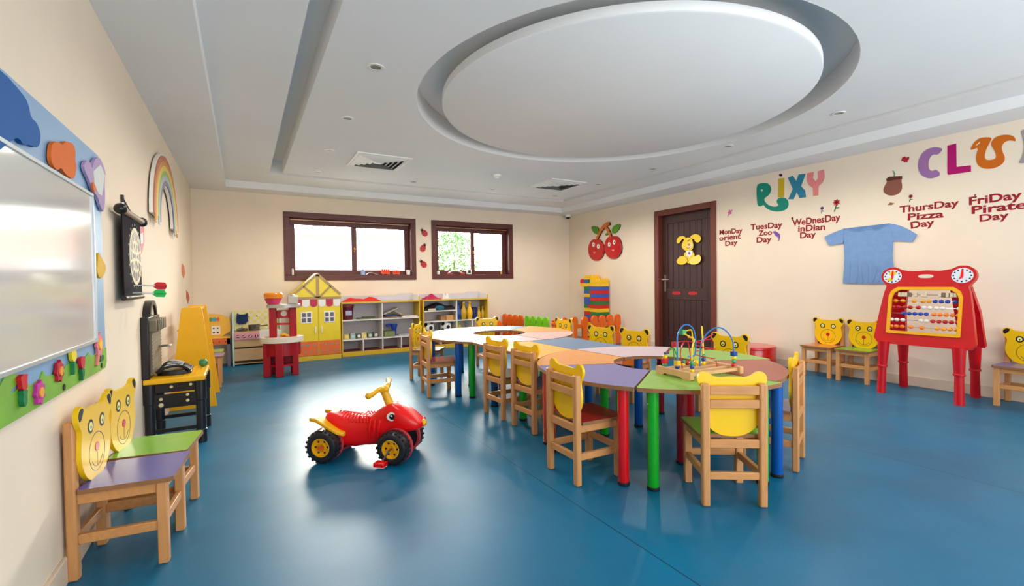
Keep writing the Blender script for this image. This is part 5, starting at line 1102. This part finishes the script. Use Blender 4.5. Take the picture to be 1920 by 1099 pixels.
# ---------------------------------------------------------------- left wall: decorated whiteboard
t = thing('whiteboard', 'glossy whiteboard in a sky and grass frame with cut-out clouds and flowers', 'whiteboard', M=wallM('L', 1.75, 1.22, .002)); o0 = (1.75, 1.22); RL = lambda p: rel(p, o0)
U0, U1, V0, V1 = .45, 2.955, .715, 1.735; I0, I1, J0, J1 = .70, 2.745, .872, 1.512
SKYB = mat('sky_blue_board', (128, 170, 208), .4, vary=.05, scale=3)
def rrect(x0, x1, y0, y1, r, n=5): return [(cx+r*math.cos(a), cy+r*math.sin(a)) for cx, cy, a0 in ((x1-r, y0+r, -PI/2), (x1-r, y1-r, 0), (x0+r, y1-r, PI/2), (x0+r, y0+r, PI)) for a in [a0+PI/2*k/n for k in range(n+1)]]
q = MB(); q.prism(RL(rrect(U0, U1, V0, V1, .04)), 0, .014); q.build('sky_panel', SKYB, t, bevel=.002)
WB = mat('whiteboard_enamel', (214, 214, 210), .13, .6, vary=.02, scale=1.5, coat=.4)
q = MB(); q.prism(RL([(I0, J0), (I1, J0), (I1, J1), (I0, J1)]), .014, .024); q.build('writing_surface', WB, t, bevel=.002)
q = MB(); a, b_ = RL([(I0-.012, J0-.012), (I1+.012, J0-.012), (I1+.012, J1+.012), (I0-.012, J1+.012)]), RL([(I0, J0), (I1, J0), (I1, J1), (I0, J1)]); q.ring(a, b_, .013, .030); q.build('aluminium_rim', mat('pale_aluminium', (206, 214, 220), .3, metal=.5), t, bevel=.002)
sL = .18198; LW = lambda p: [on_wall('L', x*sL, 600+y*sL) for x, y in p]
gr = LW([(0, 760), (50, 750), (150, 660), (240, 680), (330, 610), (360, 530), (395, 590), (460, 570), (570, 545), (610, 475), (660, 440), (690, 410), (720, 460), (800, 420), (850, 340), (880, 380), (1010, 300)])
gr = [(2.06-.1*k, .80+.035*(k % 3)) for k in range(16, 0, -1)] + gr
gp = [(U0+.002, V0+.03), (U0+.03, V0+.002), (U1-.03, V0+.002), (U1-.002, V0+.03), (U1-.002, gr[-1][1])] + gr[::-1] + [(U0+.002, .82)]
q = MB(); q.prism(RL(gp), .014, .0175); q.build('grass_strip', mat('grass_green_board', (120, 178, 40), .45, vary=.15, scale=8), t)
CLB = lambda p: [on_wall('L', x*.2457, 150+y*.2457) for x, y in p]
def cutout(name, poly, rgb, z0=.018, z1=.029, it=1): q = MB(); q.prism(smooth_poly(RL(poly), it), z0, z1); return q.build(name, mat('foam_%d_%d_%d' % rgb, rgb, .7, .3), t, bevel=.003)
bl = CLB([(0, 78), (60, 85), (110, 160), (135, 280), (180, 310), (215, 400), (205, 490), (170, 510), (130, 485), (70, 485), (40, 435), (0, 430)])
cutout('cloud_cutout', [(1.62, 1.60), (1.66, 1.50), (1.75, 1.44)] + bl[::-1][:-1] + [(1.86, 1.715), (1.74, 1.70)], (8, 92, 164))
cutout('cloud_cutout', CLB([(300, 520), (310, 470), (360, 460), (390, 490), (420, 458), (480, 475), (500, 540), (495, 600), (508, 660), (490, 750), (450, 740), (405, 700), (380, 660), (350, 685), (315, 650), (295, 590)]), (222, 108, 34))
bt = cutout('butterfly_cutout', CLB([(565, 640), (590, 605), (620, 620), (635, 680), (650, 600), (690, 580), (715, 620), (745, 700), (735, 760), (740, 900), (730, 1015), (700, 960), (680, 890), (640, 840), (620, 780), (575, 690)]), (176, 152, 190))
q = MB(); q.prism(RL(CLB([(640, 690), (700, 640), (735, 720), (710, 880), (680, 860), (650, 790)])), .029, .0305); q.build('wing_patch', mat('foam_grey_white', (206, 212, 210), .6), bt)
cutout('orange_cutout', CLB([(620, 770), (640, 790), (650, 850), (630, 850)]), (226, 110, 50), .029, .036)
cutout('star_flower_cutout', [on_wall('L', x, y) for x, y in ((168, 470), (176, 486), (184, 500), (180, 516), (172, 524), (165, 510), (167, 492))], (226, 178, 50))
def bloom(cx, cy, r, petals, rgb, ctr, n=7):
    c = LW([(cx, cy)])[0]; r_ = r; q = MB(); q.prism(smooth_poly([((c[0]-o0[0])+(r_ if i % 2 else r_*.62)*math.cos(2*PI*i/(2*n)), (c[1]-o0[1])+(r_ if i % 2 else r_*.62)*math.sin(2*PI*i/(2*n))) for i in range(2*n)], 1), .018, .027)
    f = q.build('flower_cutout', mat('foam_%d_%d_%d' % rgb, rgb, .7, .3), t, bevel=.003); q = MB(); q.disc(c[0]-o0[0], c[1]-o0[1], r_*.36, r_*.36, .027, .031); q.build('flower_centre', mat('foam_%d_%d_%d' % ctr, ctr, .7, .3), f)
bloom(295, 758, .046, 6, (196, 50, 150), (240, 160, 60)); bloom(512, 535, .046, 6, (190, 24, 50), (236, 150, 50)); bloom(946, 258, .064, 7, (232, 130, 140), (250, 200, 30))
cutout('flower_stalk', LW([(930, 310), (950, 310), (945, 400), (935, 480), (915, 475), (925, 400)]), (226, 130, 120), .0178, .026, 0); cutout('leaf_cutout', LW([(950, 400), (970, 365), (995, 370), (990, 420), (955, 440)]), (40, 110, 50), .0178, .026)
cutout('tulip_cutout', LW([(60, 600), (80, 590), (95, 570), (110, 575), (145, 565), (135, 620), (140, 690), (130, 730), (85, 740), (75, 670)]), (206, 26, 36)); cutout('tulip_stalk', LW([(75, 745), (138, 725), (130, 780), (135, 850), (115, 910), (100, 905), (85, 840), (95, 790)]), (24, 120, 70), .0178, .03)
cutout('tulip_cutout', LW([(625, 330), (655, 310), (680, 320), (685, 380), (675, 430), (640, 440)]), (240, 212, 40)); cutout('tulip_stalk', LW([(645, 440), (675, 432), (668, 500), (665, 560), (652, 582), (655, 510)]), (40, 130, 70), .0178, .03)
cutout('tulip_cutout', LW([(725, 400), (750, 385), (775, 380), (775, 440), (768, 505), (738, 510)]), (196, 30, 56)); cutout('tulip_stalk', LW([(735, 512), (770, 505), (768, 570), (755, 635), (745, 630), (748, 570)]), (30, 110, 60), .0178, .03)
q = MB()
for p in LW([(583, 700), (988, 474)]): q.disc(p[0]-o0[0], p[1]-o0[1], .012, .012, .0176, .02)
q.build('fixing_screws', BLK, t)

# roll-up dartboard
t = thing('scroll_dartboard', 'black roll-up dartboard scroll hanging on the left wall beside the whiteboard', 'dartboard', M=wallM('L', 3.52, 1.29, 0))
q = MB(); q.prism([(-.26, -.245), (.25, -.245), (.25, .23), (-.26, .23)], .035, .042); q.build('scroll_cloth', mat('black_scroll_cloth', (26, 20, 30), .85, .15, vary=.2), t, bevel=.002)
q = MB(); q.cyl((-.30, .235, .045), (.29, .235, .045), .018); q.build('top_bar', mat('taupe_bar', (150, 130, 120), .4), t); 
for x in (-.31, .30): q = MB(); q.ball((x, .235, .045), .03, 18, 12); q.build('end_ball', BLK, t)
q = MB(); q.cyl((-.27, -.245, .04), (.26, -.245, .04), .014); q.build('bottom_bar', BLK, t)
q = MB(); c_ = (.07, .0); q.mat(0).disc(*c_, .175, .172, .042, .044, None, 40); q.mat(1)
for i in range(12):
    a0, a1 = 2*PI*(i+.62)/12, 2*PI*(i+1.38)/12
    for r0, r1 in (((.035, .085), (.112, .152)) if i % 2 else ((.098, .155),)):
        q.prism([(c_[0]+r*math.cos(a), c_[1]+r*math.sin(a)*.98) for r, a in ((r0, a0), (r1, a0), (r1, a1), (r0, a1))], .044, .0446)
q.disc(*c_, .014, .014, .044, .0446); q.build('dart_face', [mat('cream_dart_face', (226, 214, 180), .6), BLK], t)
for i, nmb in enumerate((20, 1, 18, 4, 13, 6, 10, 15, 2, 17, 3, 19, 7, 16, 8, 11, 14, 9, 12, 5)):
    a = PI/2-2*PI*i/20; text_mesh('ring_number', str(nmb), WHT, .013, None, .0, .001, t, Matrix.Translation((c_[0]+.193*math.cos(a)-.007, c_[1]+.19*math.sin(a)-.006, .0421)))
q = MB(); q.tube([(-.02, .24, .03), (-.04, .33, .012), (.10, .25, .03)], .003, 6); q.box(-.05, -.03, .31, .35, 0, .014); q.build('hanging_cord', mat('dark_cord', (60, 50, 50), .7), t)
def dart(rgb, u, v, lab):
    t2 = thing('toy_dart', lab, 'dart', M=wallM('L', u, v, .044), group='toy darts in the scroll dartboard'); q = MB(); q.tube([(0, 0, 0), (0, 0, .05)], .0025, 8); q.tube([(0, 0, .045), (0, -.004, .10)], [.006, .005], 10); q.build('barrel', WHT, t2)
    q = MB()
    for k in range(2): q.add([(0, -.004, .085), (math.cos(k*PI/2)*.022, -.004+math.sin(k*PI/2)*.022, .11), (math.cos(k*PI/2)*.022, -.006+math.sin(k*PI/2)*.022, .15), (0, -.006, .16), (-math.cos(k*PI/2)*.022, -.006-math.sin(k*PI/2)*.022, .15), (-math.cos(k*PI/2)*.022, -.004-math.sin(k*PI/2)*.022, .11)], [(0, 1, 2, 3, 4, 5)])
    q.build('flight', mat('dart_%d_%d_%d' % rgb, rgb, .35), t2, smooth=0)
dart((224, 24, 40), 3.50, 1.115, 'red flighted toy dart stuck low in the scroll dartboard'); dart((20, 196, 84), 3.46, 1.07, 'green flighted toy dart stuck at the very bottom of the scroll dartboard')

# rainbow
rc_ = (5.10, 1.66); t = thing('rainbow_plaque', 'wooden rainbow cutout mounted on the left wall', 'wall decoration', M=wallM('L', *rc_))
RBW = [(196, 120, 84), (222, 150, 74), (232, 200, 84), (150, 186, 84), (172, 186, 196), (128, 116, 138)]; n = 28
def band(k): f = k/len(RBW); return (.745-.335*f, .575-.245*f)
q = MB(); a0, b0 = band(0); a1, b1 = band(len(RBW)); q.prism([((a0+.02)*math.cos(PI*i/n), (b0+.016)*math.sin(PI*i/n)) for i in range(n+1)] + [((a1-.015)*math.cos(PI*i/n), (b1-.012)*math.sin(PI*i/n)) for i in range(n, -1, -1)], .012, .034); q.build('backing_board', WHT, t, bevel=.003)
for k, rgb in enumerate(RBW):
    (a0, b0), (a1, b1) = band(k), band(k+1); q = MB(); dz = -.03*((k*2) % 3)
    q.prism([(a0, dz)] + [(a0*math.cos(PI*i/n), b0*math.sin(PI*i/n)) for i in range(n+1)] + [(-a0, dz), (-a1, dz)] + [(a1*math.cos(PI*i/n), b1*math.sin(PI*i/n)) for i in range(n, -1, -1)] + [(a1, dz)], .034, .042); q.build('colour_band', mat('rainbow_%d' % k, rgb, .5, .4), t)
# pink shield and small stickers on the left wall
def LP(*p): return [on_wall('L', x, y) for x, y in p]
paint('shield_plaque', LP((250, 424), (266, 418), (267, 452), (262, 475), (258, 480), (252, 462)), (222, 130, 140), 'small pink pointed shield plaque with a white label beside the dartboard', 'wall decoration', side='L', th=.012, extra=[(LP((256, 440), (264, 436), (264, 456), (257, 459)), (238, 226, 220))])
paint('wall_sticker', LP((341, 494), (345, 500), (347, 512), (344, 522), (341, 515), (340, 503)), (222, 130, 90), 'small orange leaf sticker on the left wall above the yellow stand', 'sticker', side='L', group='orange wall stickers'); paint('wall_sticker', LP((349, 544), (353, 550), (355, 560), (352, 570), (349, 558)), (196, 96, 70), 'small rust red sticker on the left wall just above the tapered stand', 'sticker', side='L', group='orange wall stickers')
# ladybirds between the windows
LBG = 'red ladybird cutouts between the windows'
for k, (px, py, an, lab) in enumerate(((795.5, 437, .7, 'red ladybird cutout, top of the three between the windows'), (793, 465.5, -.5, 'red ladybird cutout in the middle of the three between the windows'), (794, 495.5, .7, 'red ladybird cutout, lowest of the three between the windows'))):
    c = on_wall('B', px, py); t = thing('ladybird_cutout', lab, 'wall decoration', M=wallM('B', c[0], c[1]) @ Matrix.Rotation(an, 4, 'Z'), group=LBG)
    q = MB(); q.disc(0, -.005, .052, .062, 0, .008); q.build('wing_case', mat('ladybird_red', (206, 40, 36), .4), t, bevel=.002)
    q = MB(); q.disc(0, .062, .026, .022, 0, .008); q.tube([(-.01, .078, .004), (-.022, .10, .004)], .003, 6); q.tube([(.01, .078, .004), (.022, .10, .004)], .003, 6); q.build('head', BLK, t)
    q = MB(); q.box(-.002, .002, -.06, .05, .008, .009)
    for x, y in ((-.024, .02), (.024, .02), (-.026, -.025), (.026, -.025)): q.disc(x, y, .010, .010, .008, .009, None, 10)
    q.build('spots', BLK, t)
